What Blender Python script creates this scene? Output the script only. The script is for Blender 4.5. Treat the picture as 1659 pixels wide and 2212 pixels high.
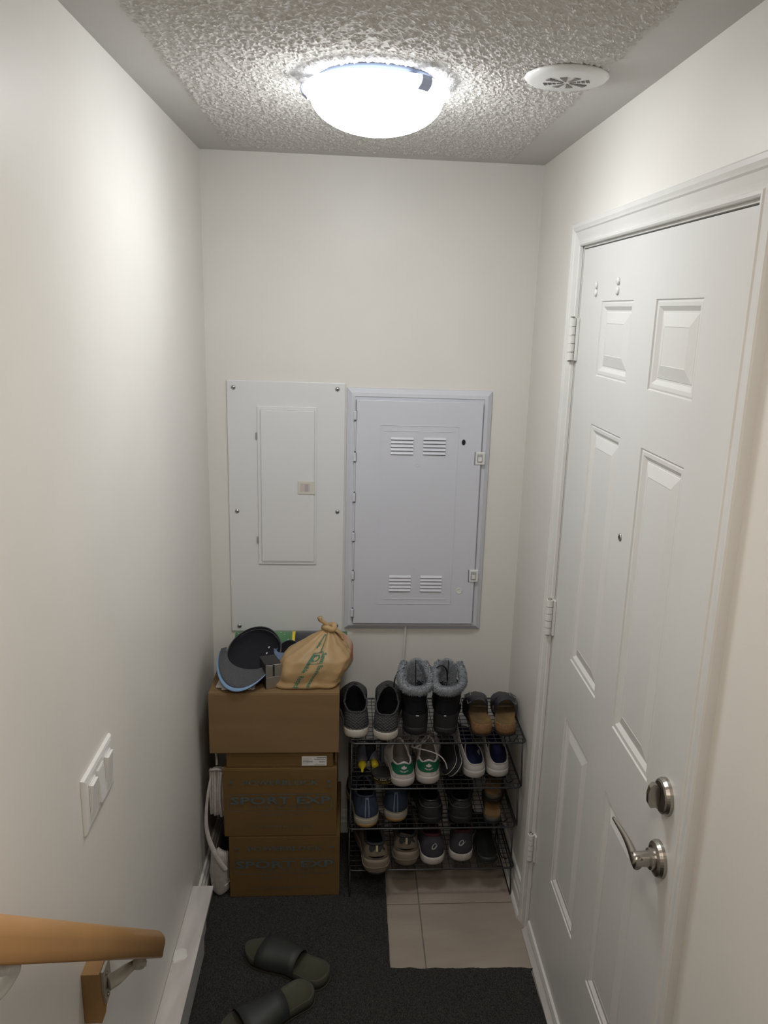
import bpy, bmesh, math, random
from math import sin, cos, pi, sqrt, radians
from mathutils import Vector, Matrix, noise
random.seed(7)
for o in list(bpy.data.objects): bpy.data.objects.remove(o)
SC = bpy.context.scene
COL = SC.collection
W, D, H = 1.0415, 2.610, 2.3335            # inner width, back wall distance, ceiling height
YB = -1.9                                   # wall behind the camera

# ------------------------------------------------------------------ camera
F, PITCH, YAW, ROLL = 1730.87, .2482, .0767, .0338
cam_d = bpy.data.cameras.new('camera'); cam = bpy.data.objects.new('camera', cam_d); COL.objects.link(cam)
fwd = Vector((sin(YAW)*cos(PITCH), cos(YAW)*cos(PITCH), -sin(PITCH)))
rgt = Vector((cos(YAW), -sin(YAW), 0)); up = rgt.cross(fwd)
r2 = cos(ROLL)*rgt + sin(ROLL)*up; u2 = -sin(ROLL)*rgt + cos(ROLL)*up
M = Matrix((r2, u2, -fwd)).transposed().to_4x4(); M.translation = Vector((.4604, 0, 1.8865))
cam.matrix_world = M
cam_d.sensor_fit = 'VERTICAL'; cam_d.sensor_height = 24; cam_d.lens = F/2212*24
cam_d.shift_x = -53.98/2212; cam_d.shift_y = 5.36/2212
cam_d.clip_start = .02
SC.camera = cam
# ------------------------------------------------------------------ world, light, exposure
wd = bpy.data.worlds.new('world'); SC.world = wd; wd.use_nodes = True
wd.node_tree.nodes['Background'].inputs[0].default_value = (.75, .78, .85, 1)
wd.node_tree.nodes['Background'].inputs[1].default_value = .02
LAMP_STRENGTH = 27.5
def lamp_area(name, loc, size, power, col):
    l = bpy.data.lights.new(name, 'AREA'); l.shape = 'DISK'; l.size = size; l.energy = power; l.color = col
    o = bpy.data.objects.new(name, l); COL.objects.link(o); o.location = loc; return o
wall_fill = lamp_area('fill_light', (.50, .35, H-.06), .4, 6.3, (1, .88, .77))     # unseen fill light, added above the viewer to brighten the near walls
SC.view_settings.view_transform = 'Standard'; SC.view_settings.look = 'None'
SC.view_settings.gamma = 1; SC.view_settings.use_curve_mapping = False
SC.view_settings.exposure = 0.35

# ------------------------------------------------------------------ materials
def mat(name, col, rough=.6, metal=0, spec=.5, nscale=0, namt=0, bscale=0, bamt=0, bdist=.001, sheen=0, col2=None, emis=0, coat=0, stretch=None, detail=3):
    m = bpy.data.materials.new(name); m.use_nodes = True; nt = m.node_tree; N = nt.nodes; L = nt.links
    b = N['Principled BSDF']; b.inputs['Base Color'].default_value = (*col, 1); b.inputs['Roughness'].default_value = rough
    b.inputs['Metallic'].default_value = metal; b.inputs['Specular IOR Level'].default_value = spec
    if sheen: b.inputs['Sheen Weight'].default_value = sheen
    if coat: b.inputs['Coat Weight'].default_value = coat
    tc = N.new('ShaderNodeTexCoord'); mp = N.new('ShaderNodeMapping'); L.new(tc.outputs['Object'], mp.inputs[0])
    if stretch: mp.inputs['Scale'].default_value = stretch
    if nscale:
        n = N.new('ShaderNodeTexNoise'); n.inputs['Scale'].default_value = nscale; n.inputs['Detail'].default_value = detail; L.new(mp.outputs[0], n.inputs[0])
        r = N.new('ShaderNodeValToRGB'); r.color_ramp.elements[0].position = .3; r.color_ramp.elements[1].position = .7
        c2 = col2 or tuple(c*(1-namt) for c in col)
        r.color_ramp.elements[0].color = (*c2, 1); r.color_ramp.elements[1].color = (*col, 1)
        L.new(n.outputs[0], r.inputs[0]); L.new(r.outputs[0], b.inputs['Base Color'])
    if bscale:
        n2 = N.new('ShaderNodeTexNoise'); n2.inputs['Scale'].default_value = bscale; n2.inputs['Detail'].default_value = 4; L.new(mp.outputs[0], n2.inputs[0])
        bp = N.new('ShaderNodeBump'); bp.inputs['Strength'].default_value = bamt; bp.inputs['Distance'].default_value = bdist
        L.new(n2.outputs[0], bp.inputs['Height']); L.new(bp.outputs[0], b.inputs['Normal'])
    if emis:
        b.inputs['Emission Color'].default_value = (*col, 1); b.inputs['Emission Strength'].default_value = emis
    return m
M_wall = mat('wall_paint', (.785, .765, .72), .42, spec=.35, nscale=3, namt=.05, bscale=160, bamt=.12, bdist=.0006)
M_ceil = mat('ceiling_paint', (.62, .61, .585), .8, spec=.2, nscale=4, namt=.05, bscale=200, bamt=.1)
M_pop = mat('popcorn_plaster', (.62, .60, .57), .9, spec=.1, nscale=120, namt=.15)
M_trim = mat('trim_paint', (.74, .735, .71), .35, spec=.4, nscale=8, namt=.05)
M_door = mat('door_paint', (.73, .73, .71), .38, spec=.4, nscale=2.5, namt=.05, bscale=260, bamt=.05, bdist=.0005)
M_panelw = mat('powder_coat_white', (.76, .765, .77), .4, nscale=3, namt=.03, bscale=500, bamt=.06, bdist=.0003)
M_panelb = mat('plastic_bluish_white', (.655, .67, .73), .42, nscale=3, namt=.04)
M_plast = mat('white_plastic', (.76, .76, .74), .3)
M_dark = mat('dark_void', (.012, .012, .012), .8)
M_slot = mat('slot_shade', (.16, .15, .15), .8)
M_nick = mat('satin_nickel', (.42, .39, .35), .3, metal=1, bscale=300, bamt=.05)
M_steel = mat('screw_steel', (.5, .5, .5), .3, metal=1)
M_oak = mat('oak', (.41, .225, .085), .45, nscale=9, namt=.14, stretch=(5, .6, .6), bscale=60, bamt=.08, coat=.15)
M_oak2 = mat('oak_block', (.36, .20, .07), .5, nscale=20, namt=.25, stretch=(1, 1, .25))
M_brack = mat('painted_bracket', (.50, .47, .40), .45, nscale=40, namt=.25)
M_tile = mat('beige_tile', (.40, .345, .29), .42, nscale=5, col2=(.33, .28, .235), stretch=(1, 3, 1), bscale=20, bamt=.05)
M_grout = mat('grout', (.25, .22, .19), .9, nscale=60, namt=.2)
M_heat = mat('heater_enamel', (.66, .63, .61), .45, nscale=18, col2=(.52, .49, .47), stretch=(1.5, .3, 1), bscale=40, bamt=.08)
def mat_carpet():
    m = mat('carpet_loop', (.030, .030, .028), 1, spec=.05, sheen=.15)
    nt = m.node_tree; N = nt.nodes; L = nt.links; b = N['Principled BSDF']
    tc = N['Texture Coordinate'] if 'Texture Coordinate' in N else N.new('ShaderNodeTexCoord')
    n = N.new('ShaderNodeTexNoise'); n.inputs['Scale'].default_value = 320; n.inputs['Detail'].default_value = 5
    mp = N.new('ShaderNodeMapping'); mp.inputs['Scale'].default_value = (1.4, .6, 1); L.new(tc.outputs['Object'], mp.inputs[0]); L.new(mp.outputs[0], n.inputs[0])
    r = N.new('ShaderNodeValToRGB'); r.color_ramp.elements[0].position = .35; r.color_ramp.elements[1].position = .75
    r.color_ramp.elements[0].color = (.012, .012, .0115, 1); r.color_ramp.elements[1].color = (.062, .061, .056, 1)
    L.new(n.outputs[0], r.inputs[0]); L.new(r.outputs[0], b.inputs['Base Color'])
    bp = N.new('ShaderNodeBump'); bp.inputs['Strength'].default_value = .9; bp.inputs['Distance'].default_value = .004
    L.new(n.outputs[0], bp.inputs['Height']); L.new(bp.outputs[0], b.inputs['Normal'])
    return m
M_carp = mat_carpet()
def card(n, c): return mat(n, c, .75, spec=.2, nscale=9, namt=.12, bscale=90, bamt=.12, stretch=(.3, 1, 2.5))
M_card = card('kraft_cardboard', (.235, .15, .073))
M_card2 = card('brown_cardboard', (.165, .098, .036))
M_print = mat('grey_blue_print', (.10, .13, .13), .7, nscale=120, namt=.25)
M_paper = mat('paper', (.72, .71, .68), .7)
M_wire = mat('black_wire', (.018, .018, .02), .35, spec=.6)
M_cordw = mat('white_cord', (.56, .52, .49), .5, nscale=60, namt=.2)
M_black = mat('black_rubber', (.012, .012, .014), .6)
M_blackf = mat('black_fabric', (.010, .010, .012), .9, spec=.15, bscale=600, bamt=.4)
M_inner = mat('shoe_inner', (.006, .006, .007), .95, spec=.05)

# ------------------------------------------------------------------ helpers
ORG = {}
def empty(name, loc, label, cat, group=None):
    o = bpy.data.objects.new(name, None); COL.objects.link(o); o.location = loc; o.empty_display_size = .05
    o['label'] = label; o['category'] = cat
    if group: o['group'] = group
    ORG[o.name] = Vector(loc); return o
def local_thing(name, label, cat, group=None): return empty(name, (0, 0, 0), label, cat, group)
def mk(name, V, Fc, m, parent=None, smooth=False, org=None, label=None, cat=None, group=None, kind=None, mats=None, fm=None):
    """one mesh object from world coordinates (local to the parent's origin)"""
    me = bpy.data.meshes.new(name)
    if parent is not None: base = ORG[parent.name]
    else: base = Vector(org) if org is not None else Vector((0, 0, 0))
    me.from_pydata([tuple(Vector(v)-base) for v in V], [], Fc)
    for mm in (mats or [m]): me.materials.append(mm)
    if fm:
        for p, k in zip(me.polygons, fm): p.material_index = k
    if smooth:
        for p in me.polygons: p.use_smooth = True
    bm = bmesh.new(); bm.from_mesh(me); bmesh.ops.recalc_face_normals(bm, faces=bm.faces); bm.to_mesh(me); bm.free()
    o = bpy.data.objects.new(name, me); COL.objects.link(o)
    if parent is not None: o.parent = parent; ORG[o.name] = ORG[parent.name]
    else: o.location = base; ORG[o.name] = base
    if label: o['label'] = label
    if cat: o['category'] = cat
    if group: o['group'] = group
    if kind: o['kind'] = kind
    return o
def boxVF(lo, hi, bev=0, seg=2):
    bm = bmesh.new(); bmesh.ops.create_cube(bm, size=1)
    lo, hi = Vector(lo), Vector(hi); c = (lo+hi)/2; s = hi-lo
    for v in bm.verts: v.co = Vector((v.co.x*s.x, v.co.y*s.y, v.co.z*s.z))+c
    if bev: bmesh.ops.bevel(bm, geom=bm.edges[:], offset=bev, segments=seg, affect='EDGES', profile=.5)
    bm.verts.index_update()
    V = [v.co.copy() for v in bm.verts]; Fc = [[v.index for v in f.verts] for f in bm.faces]; bm.free(); return V, Fc
def box(name, lo, hi, m, parent=None, bev=0, **k):
    V, Fc = boxVF(lo, hi, bev); 
    if parent is None and 'org' not in k: k['org'] = ((lo[0]+hi[0])/2, (lo[1]+hi[1])/2, min(lo[2], hi[2]))
    return mk(name, V, Fc, m, parent, **k)
def join(*vf):
    V = []; Fc = []
    for v, f in vf:
        n = len(V); V += list(v); Fc += [[i+n for i in q] for q in f]
    return V, Fc
def tubeVF(P, r, n=8, closed=False, flat=1.0, upv=None):
    P = [Vector(p) for p in P]; m = len(P); V = []; Fc = []
    rr = r if isinstance(r, (list, tuple)) else [r]*m
    prev = None
    for i in range(m):
        if closed: t = P[(i+1) % m]-P[i-1]
        else: t = P[min(i+1, m-1)]-P[max(i-1, 0)]
        t.normalize()
        a = upv if upv else (Vector((0, 0, 1)) if abs(t.z) < .9 else Vector((1, 0, 0)))
        if prev is None: x = t.cross(a); x.normalize()
        else:
            x = prev-t*prev.dot(t)
            if x.length < 1e-6: x = t.cross(a)
            x.normalize()
        prev = x; y = t.cross(x)
        for k in range(n):
            an = 2*pi*k/n; V.append(P[i]+(x*cos(an)+y*sin(an)*flat)*rr[i])
    for i in range(m if closed else m-1):
        for k in range(n):
            a = i*n+k; b = i*n+(k+1) % n; c = ((i+1) % m)*n+(k+1) % n; d = ((i+1) % m)*n+k
            Fc.append([a, b, c, d])
    if not closed: Fc.append(list(range(n))); Fc.append(list(range((m-1)*n, m*n)))
    return V, Fc
def cylVF(c, axis, r, h, n=24, r2=None):
    c = Vector(c); axis = Vector(axis).normalized(); return tubeVF([c, c+axis*h], [r, r if r2 is None else r2], n)
def latheVF(c, prof, n=48, axis='z', sy=1.0):
    c = Vector(c); V = []; Fc = []; m = len(prof)
    for r, z in prof:
        for k in range(n):
            a = 2*pi*k/n
            if axis == 'z': V.append(c+Vector((r*cos(a), r*sy*sin(a), z)))
            elif axis == 'x': V.append(c+Vector((z, r*cos(a), r*sin(a))))
            else: V.append(c+Vector((r*cos(a), z, r*sin(a))))
    for i in range(m-1):
        for k in range(n): Fc.append([i*n+k, i*n+(k+1) % n, (i+1)*n+(k+1) % n, (i+1)*n+k])
    Fc.append(list(range(n))); Fc.append(list(range((m-1)*n, m*n)))
    return V, Fc
def prismVF(poly, axis, a, b):
    n = len(poly); V = []
    for t in (a, b):
        for (p, q) in poly:
            V.append(Vector((t, p, q)) if axis == 'x' else Vector((p, t, q)) if axis == 'y' else Vector((p, q, t)))
    Fc = [list(range(n)), list(range(n, 2*n))]+[[i, (i+1) % n, n+(i+1) % n, n+i] for i in range(n)]
    return V, Fc
def spline(P, n=8, closed=False):
    P = [Vector(p) for p in P]; m = len(P); out = []
    rng = range(m) if closed else range(m-1)
    for i in rng:
        if closed: p0, p1, p2, p3 = P[i-1], P[i], P[(i+1) % m], P[(i+2) % m]
        else: p0, p1, p2, p3 = P[max(i-1, 0)], P[i], P[i+1], P[min(i+2, m-1)]
        for k in range(n):
            t = k/n
            out.append(.5*((2*p1)+(p2-p0)*t+(2*p0-5*p1+4*p2-p3)*t*t+(3*p1-p0-3*p2+p3)*t**3))
    if not closed: out.append(P[-1])
    return out
def textVF(s, size, spacing=1.0, wide=1.0, thick=0):
    """flat glyph mesh of a string, centred, in x (right) / y (up)"""
    c = bpy.data.curves.new('t', 'FONT'); c.body = s; c.size = size; c.align_x = 'CENTER'; c.align_y = 'CENTER'
    c.space_character = spacing; c.offset = thick; c.resolution_u = 2
    o = bpy.data.objects.new('t', c); COL.objects.link(o)
    dg = bpy.context.evaluated_depsgraph_get(); me = bpy.data.meshes.new_from_object(o.evaluated_get(dg))
    V = [(v.co.x*wide, v.co.y) for v in me.vertices]; Fc = [list(p.vertices) for p in me.polygons]
    bpy.data.objects.remove(o); bpy.data.meshes.remove(me); bpy.data.curves.remove(c)
    return V, Fc
def struct(o): o['kind'] = 'structure'; return o
def rring(lo, hi, r, n=6):
    """rounded rectangle outline in 2D"""
    out = []
    for cx, cy, a0 in ((hi[0]-r, hi[1]-r, 0), (lo[0]+r, hi[1]-r, 90), (lo[0]+r, lo[1]+r, 180), (hi[0]-r, lo[1]+r, 270)):
        for k in range(n+1):
            a = radians(a0+90*k/n); out.append((cx+r*cos(a), cy+r*sin(a)))
    return out

# ------------------------------------------------------------------ room shell
T = .12
struct(box('wall_left', (-T, YB, -.2), (0, D, H+.1), M_wall))
struct(box('wall_back', (-T, D, -.2), (W+T, D+T, H+.1), M_wall))
struct(box('wall_front', (-T, YB-T, -.2), (W+T, YB, H+.1), M_wall))
DY0, DY1, DZ = 1.163, 2.105, 2.067         # door opening
V, Fc = join(boxVF((W, YB, -.2), (W+T, DY0, H+.1)), boxVF((W, DY1, -.2), (W+T, D, H+.1)), boxVF((W, DY0, DZ), (W+T, DY1, H+.1)))
struct(mk('wall_right', V, Fc, M_wall))
ceil = struct(box('ceiling', (-T, YB, H), (W+T, D+T, H+.1), M_ceil, org=(W/2, 1, H)))
# popcorn relief: a displaced grid with feathered edges
def popcorn():
    x0, x1, y0, y1, s = .088, .936, .25, 2.545, .0030
    nx = int((x1-x0)/s); ny = int((y1-y0)/s); V = []; Fc = []
    for j in range(ny+1):
        for i in range(nx+1):
            x = x0+i*s; y = y0+j*s
            e = min((x-x0), (x1-x), (y1-y), (y-y0))+.010*noise.noise(Vector((x*25, y*25, 3)))
            k = max(0, min(1, (e-.002)/.014))
            a = noise.noise(Vector((x*60, y*60, 0))); b = noise.noise(Vector((x*260, y*260, 5)))
            d = noise.voronoi(Vector((x*118+a, y*118, 1.5)))[0][0]
            h = max(0, .62-d)*(.0075+.006*a)+max(0, b)*.0012+.0006
            V.append((x, y, H+.0005-k*h))
    for j in range(ny):
        for i in range(nx):
            q = j*(nx+1)+i; Fc.append([q, q+1, q+nx+2, q+nx+1])
    o = mk('popcorn_texture', V, Fc, M_pop, ceil, smooth=False); o['kind'] = 'stuff'
popcorn()
# floor slab with tiles
floor = struct(box('floor', (-T, YB, -.12), (W+T, D+T, -.004), M_grout, org=(W/2, 1, -.12)))
tiles = []
gy = 2.228; gx = .708; g = .0018
def tile(x0, y0, x1, y1):
    box('tile', (x0+g, y0+g, -.004), (x1-g, y1-g, random.uniform(-.0004, .0003)), M_tile, floor, bev=.0012)
for (a, b) in ((.103, gx), (gx, W)):
    for (c, d) in ((gy, D), (gy-.61, gy)): tile(a, c, b, d)
tile(0, gy, .103, D); tile(0, gy-.61, .103, gy)
# carpet with cut-out
def carpet():
    edge = []
    n = 56
    for k in range(n+1):                      # ragged front cut, left to right
        x = .603+(1.030-.603)*k/n
        y = 1.957-.012*(k/n)+.005*noise.noise(Vector((x*28, 1, 0)))+.004*noise.noise(Vector((x*9, 4, 0)))+.0015*noise.noise(Vector((x*120, 7, 0)))
        edge.append((x, y))
    out = [(.004, YB+.01), (.004, D-.003)]
    m = 24
    for k in range(m+1):
        y = D-.003-(D-.003-edge[0][1])*k/m
        out.append((.601+.002*noise.noise(Vector((3, y*30, 0))), y))
    out += edge[1:]
    for k in range(20):
        y = edge[-1][1]-.004-(edge[-1][1]-1.15)*k/19; out.append((1.0165+.004*min(k, 3)/3+.002*noise.noise(Vector((9, y*25, 0))), y))
    out += [(1.036, 1.14), (1.036, YB+.01)]
    V, Fc = prismVF(out, 'z', .0006, .0075)
    mk('carpet', V, Fc, M_carp, org=(.5, 1.5, 0), label='dark grey looped carpet covering the landing with a ragged cut edge beside the beige tiles', cat='carpet')
carpet()
# ------------------------------------------------------------------ baseboards
bbp = [(0, 0), (.016, 0), (.016, .052), (.012, .060), (.012, .072), (.008, .082), (.006, .092), (0, .096)]
V, Fc = prismVF([(W-a, b) for a, b in bbp], 'y', 2.150, D-.001); struct(mk('baseboard_right', V, Fc, M_trim))
V, Fc = prismVF([(W-.016-a, b) for a, b in [(0, 0), (.009, 0), (.008, .008), (.004, .014), (0, .016)]], 'y', 2.150, D-.012); struct(mk('trim_2', V, Fc, M_trim))
V, Fc = prismVF([(a, b) for a, b in bbp], 'y', 2.135, D-.001); struct(mk('baseboard_left', V, Fc, M_trim))
V, Fc = prismVF([(D-a, b) for a, b in bbp], 'x', .017, W-.017); V = [Vector((v.x, v.y, v.z)) for v in V]; struct(mk('baseboard_back', V, Fc, M_trim))

# ------------------------------------------------------------------ baseboard heater on the left wall
ht = empty('baseboard_heater', (.03, 1.4, 0), 'long low white baseboard heater running along the left wall floor', 'heater')
HY0, HY1 = .5, 2.129
V, Fc = prismVF([(.0005, .009), (.037, .009), (.037, .125), (.060, .140), (.062, .158), (.058, .162), (.0005, .162)], 'y', HY0, HY1); mk('casing', V, Fc, M_heat, ht)
box('top_plate', (.0006, HY0, .1622), (.0625, HY1+.001, .1640), M_heat, ht, bev=.0006)
V, Fc = prismVF([(.0375, .012), (.046, .012), (.053, .03), (.054, .118), (.049, .132), (.044, .132), (.044, .02), (.0375, .02)], 'y', HY0, HY1-.12); mk('front_panel', V, Fc, mat('heater_front', (.55, .55, .54), .35), ht)
V, Fc = latheVF((.047, HY1-.095, .128), [(.001, -.02), (.008, -.018), (.009, 0), (.008, .018), (.001, .02)], 16, 'y'); mk('end_cap', V, Fc, M_heat, ht, smooth=True)
V, Fc = latheVF((.012, 1.86, .164), [(.0255, 0), (.022, .003), (.012, .005), (.002, .006)], 14)
V = [Vector((v.x+.006*noise.noise(v*60), v.y+.010*noise.noise(v*45+Vector((3, 0, 0))), v.z)) for v in V]; V = [Vector((max(.001, v.x), v.y, v.z)) for v in V]
mk('plaster_chip', V, Fc, M_paper, ht)

# ------------------------------------------------------------------ entry door
DX = W+.003
L0, L1, LZ0, LZ1 = 1.178, 2.092, .030, 2.052
ys = [L0, 1.346, 1.562, 1.692, 1.912, L1]
zs = [LZ0, .335, .855, 1.014, 1.636, 1.752, 1.925, LZ1]
def door():
    V = []; Fc = []; idx = {}
    def vid(i, j):
        if (i, j) not in idx: idx[(i, j)] = len(V); V.append((DX, ys[i], zs[j]))
        return idx[(i, j)]
    for i in range(5):
        for j in range(7):
            if i in (1, 3) and j in (1, 3, 5): continue
            Fc.append([vid(i, j), vid(i+1, j), vid(i+1, j+1), vid(i, j+1)])
    n = len(V)
    V += [(DX+.04, L0, LZ0), (DX+.04, L1, LZ0), (DX+.04, L1, LZ1), (DX+.04, L0, LZ1)]
    Fc.append([n, n+1, n+2, n+3])
    Fc.append([vid(i, 0) for i in range(6)]+[n+1, n]); Fc.append([vid(i, 7) for i in range(6)]+[n+2, n+3])
    Fc.append([vid(0, j) for j in range(8)]+[n+3, n]); Fc.append([vid(5, j) for j in range(8)]+[n+2, n+1])
    d = mk('door_1', V, Fc, M_door, org=(DX, (L0+L1)/2, LZ0)); struct(d)
    prof = [(0, 0), (.002, .0035), (.006, .0018), (.013, .0022), (.019, .0065), (.0215, .0085), (.025, .0085), (.026, .0072), (.050, .0012), (.0515, .0018)]
    for i in (1, 3):
        for j in (1, 3, 5):
            V = []; Fc = []
            a0, a1, b0, b1 = ys[i], ys[i+1], zs[j], zs[j+1]
            for u, t in prof:
                V += [(DX+t, a0+u, b0+u), (DX+t, a1-u, b0+u), (DX+t, a1-u, b1-u), (DX+t, a0+u, b1-u)]
            for k in range(len(prof)-1):
                for e in range(4): Fc.append([k*4+e, k*4+(e+1) % 4, k*4+4+(e+1) % 4, k*4+4+e])
            q = (len(prof)-1)*4; Fc.append([q, q+1, q+2, q+3])
            mk('panel', V, Fc, M_door, d)
    # hinges
    for z0, z1 in ((1.776, 1.884), (1.008, 1.112), (.262, .352)):
        yb = 2.098
        V, Fc = boxVF((W-.0035, yb-.016, z0), (W+.0025, yb+.006, z1), .0008)
        h = mk('hinge', V, Fc, M_brack if False else M_trim, d)
        for k in range(5):
            a = z0+(z1-z0)*k/5; V, Fc = cylVF((W-.0125, yb, a+.0009), (0, 0, 1), .0098, (z1-z0)/5-.0018, 16); mk('knuckle', V, Fc, M_trim, h)
        for zz in (z0-.004, z1): V, Fc = latheVF((W-.0125, yb, zz), [(.002, 0), (.006, .001), (.006, .003), (.002, .004)], 12); mk('pin_tip', V, Fc, M_nick, h, smooth=True)
        for zz in (z0+(z1-z0)*.3, z0+(z1-z0)*.7): V, Fc = latheVF((W-.0021, yb-.010, zz), [(.0035, 0), (.003, -.0015), (.0005, -.002)], 10, 'x'); mk('screw', V, Fc, M_trim, h)
    # deadbolt
    c = Vector((DX, 1.252, 1.046))
    V, Fc = latheVF(c, [(.034, 0), (.034, -.006), (.031, -.012), (.027, -.014), (.002, -.014)], 40, 'x'); db = mk('deadbolt', V, Fc, M_nick, d, smooth=False, label='satin nickel deadbolt rose')
    V, Fc = boxVF((DX-.034, c.y-.0045, c.z-.019), (DX-.0145, c.y+.0045, c.z+.027), 0)
    tb = [(-.0145, -.012), (-.020, -.020), (-.030, -.021), (-.035, -.012), (-.0365, .006), (-.034, .020), (-.029, .027), (-.022, .026), (-.0145, .016)]
    V, Fc = prismVF([(DX+x, c.z+z) for x, z in tb], 'y', c.y-.0052, c.y+.0052)
    mk('thumbturn', V, Fc, M_nick, db, smooth=False)
    V, Fc = latheVF(c+Vector((-.0141, .004, -.024)), [(.0035, 0), (.003, -.002), (.0005, -.003)], 10, 'x'); mk('screw', V, Fc, M_steel, db)
    # lever
    c = Vector((DX, 1.246, .919))
    V, Fc = latheVF(c, [(.034, 0), (.034, -.006), (.031, -.012), (.024, -.015), (.002, -.015)], 40, 'x'); ro = mk('lever_handle', V, Fc, M_nick, d, label='satin nickel lever handle pointing to the hinges')
    V, Fc = latheVF(c, [(.0195, -.014), (.0195, -.022), (.0145, -.025), (.0138, -.050), (.0125, -.053), (.002, -.054)], 28, 'x'); mk('neck', V, Fc, M_nick, ro, smooth=False)
    P = spline([c+Vector((-.047, -.0125, 0)), c+Vector((-.048, .0, 0)), c+Vector((-.046, .035, .002)), c+Vector((-.047, .07, .004)), c+Vector((-.053, .112, .008))], 6)
    m = len(P); V = []; Fc = []; n = 14
    for i, p in enumerate(P):
        t = i/(m-1); hz = .0110*(1-t)**.9+.0035; hx = .0075*(1-t)+.0030
        for k in range(n): a = 2*pi*k/n; V.append(p+Vector((hx*cos(a), 0, hz*sin(a))))
    for i in range(m-1):
        for k in range(n): Fc.append([i*n+k, i*n+(k+1) % n, (i+1)*n+(k+1) % n, (i+1)*n+k])
    Fc += [list(range(n)), list(range((m-1)*n, m*n))]
    mk('lever', V, Fc, M_nick, ro, smooth=True)
    # peephole, bumpers, latch slot
    V, Fc = latheVF((DX, 1.628, 1.429), [(.0085, 0), (.0085, -.002), (.006, -.0035), (.0045, -.002)], 20, 'x'); pe = mk('peephole', V, Fc, M_steel, d, smooth=True)
    V, Fc = latheVF((DX-.0021, 1.628, 1.429), [(.0045, 0), (.003, -.001), (.0005, -.0015)], 14, 'x'); mk('lens', V, Fc, M_dark, pe, smooth=True)
    for y, z in ((1.961, 1.962), (1.961, 1.944), (1.799, 1.966), (1.799, 1.945)):
        V, Fc = latheVF((DX, y, z), [(.0085, 0), (.0085, -.003), (.0065, -.005), (.0008, -.0052)], 18, 'x'); mk('bumper_dot', V, Fc, M_trim, d, smooth=True)
    box('latch_slot', (DX-.0006, L0+.004, .892), (DX+.004, L0+.0075, .922), M_dark, d)
door()
# jamb + casing + threshold
V, Fc = join(boxVF((W+.001, DY0-.0005, .0), (W+T-.001, L0-.003, DZ)), boxVF((W+.001, L1+.003, .0), (W+T-.001, DY1+.0005, DZ)), boxVF((W+.001, DY0, LZ1+.003), (W+T-.001, DY1, DZ+.0005)),
             boxVF((W+.047, L0-.003, 0), (W+T-.001, L0+.012, DZ)), boxVF((W+.047, L1-.012, 0), (W+T-.001, L1+.003, DZ)), boxVF((W+.047, L0, LZ1-.012), (W+T-.001, L1, DZ)))
struct(mk('trim_1', V, Fc, M_trim))
prof = [(0, 0), (0, .008), (.003, .0105), (.008, .0105), (.010, .008), (.014, .0085), (.020, .0095), (.034, .0125), (.037, .0155), (.041, .0165), (.046, .0185), (.054, .019), (.057, .016), (.057, 0)]
stn = [((1.170, .0), (-1, 0)), ((1.170, 2.0605), (-1, 1)), ((2.098, 2.0605), (1, 1)), ((2.098, .0), (1, 0))]
V = []; Fc = []; n = len(prof)
for (p, dr) in stn:
    for u, t in prof: V.append((W-t, p[0]+u*dr[0], p[1]+u*dr[1]))
for s in range(3):
    for k in range(n): Fc.append([s*n+k, s*n+(k+1) % n, (s+1)*n+(k+1) % n, (s+1)*n+k])
Fc += [list(range(n)), list(range(3*n, 4*n))]
struct(mk('trim_3', V, Fc, M_trim))
V, Fc = prismVF([(W-.019, 0), (W-.019, .006), (W-.012, .013), (W-.002, .022), (W+.002, .026), (W+.05, .026), (W+.05, 0)], 'y', 1.172, 2.097); struct(mk('trim_4', V, Fc, M_heat))
V, Fc = prismVF([(W-.006, .027), (W-.008, .032), (W-.004, .046), (W+.0025, .048), (W+.0025, .027)], 'y', L0+.003, L1-.003); struct(mk('trim_5', V, Fc, M_trim))
box('wall_right_backing', (W+T+.001, DY0-.1, -.1), (W+T+.02, DY1+.1, DZ+.1), M_wall)['kind'] = 'structure'
bpy.data.objects['wall_right_backing'].name = 'wall_outside'

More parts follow.
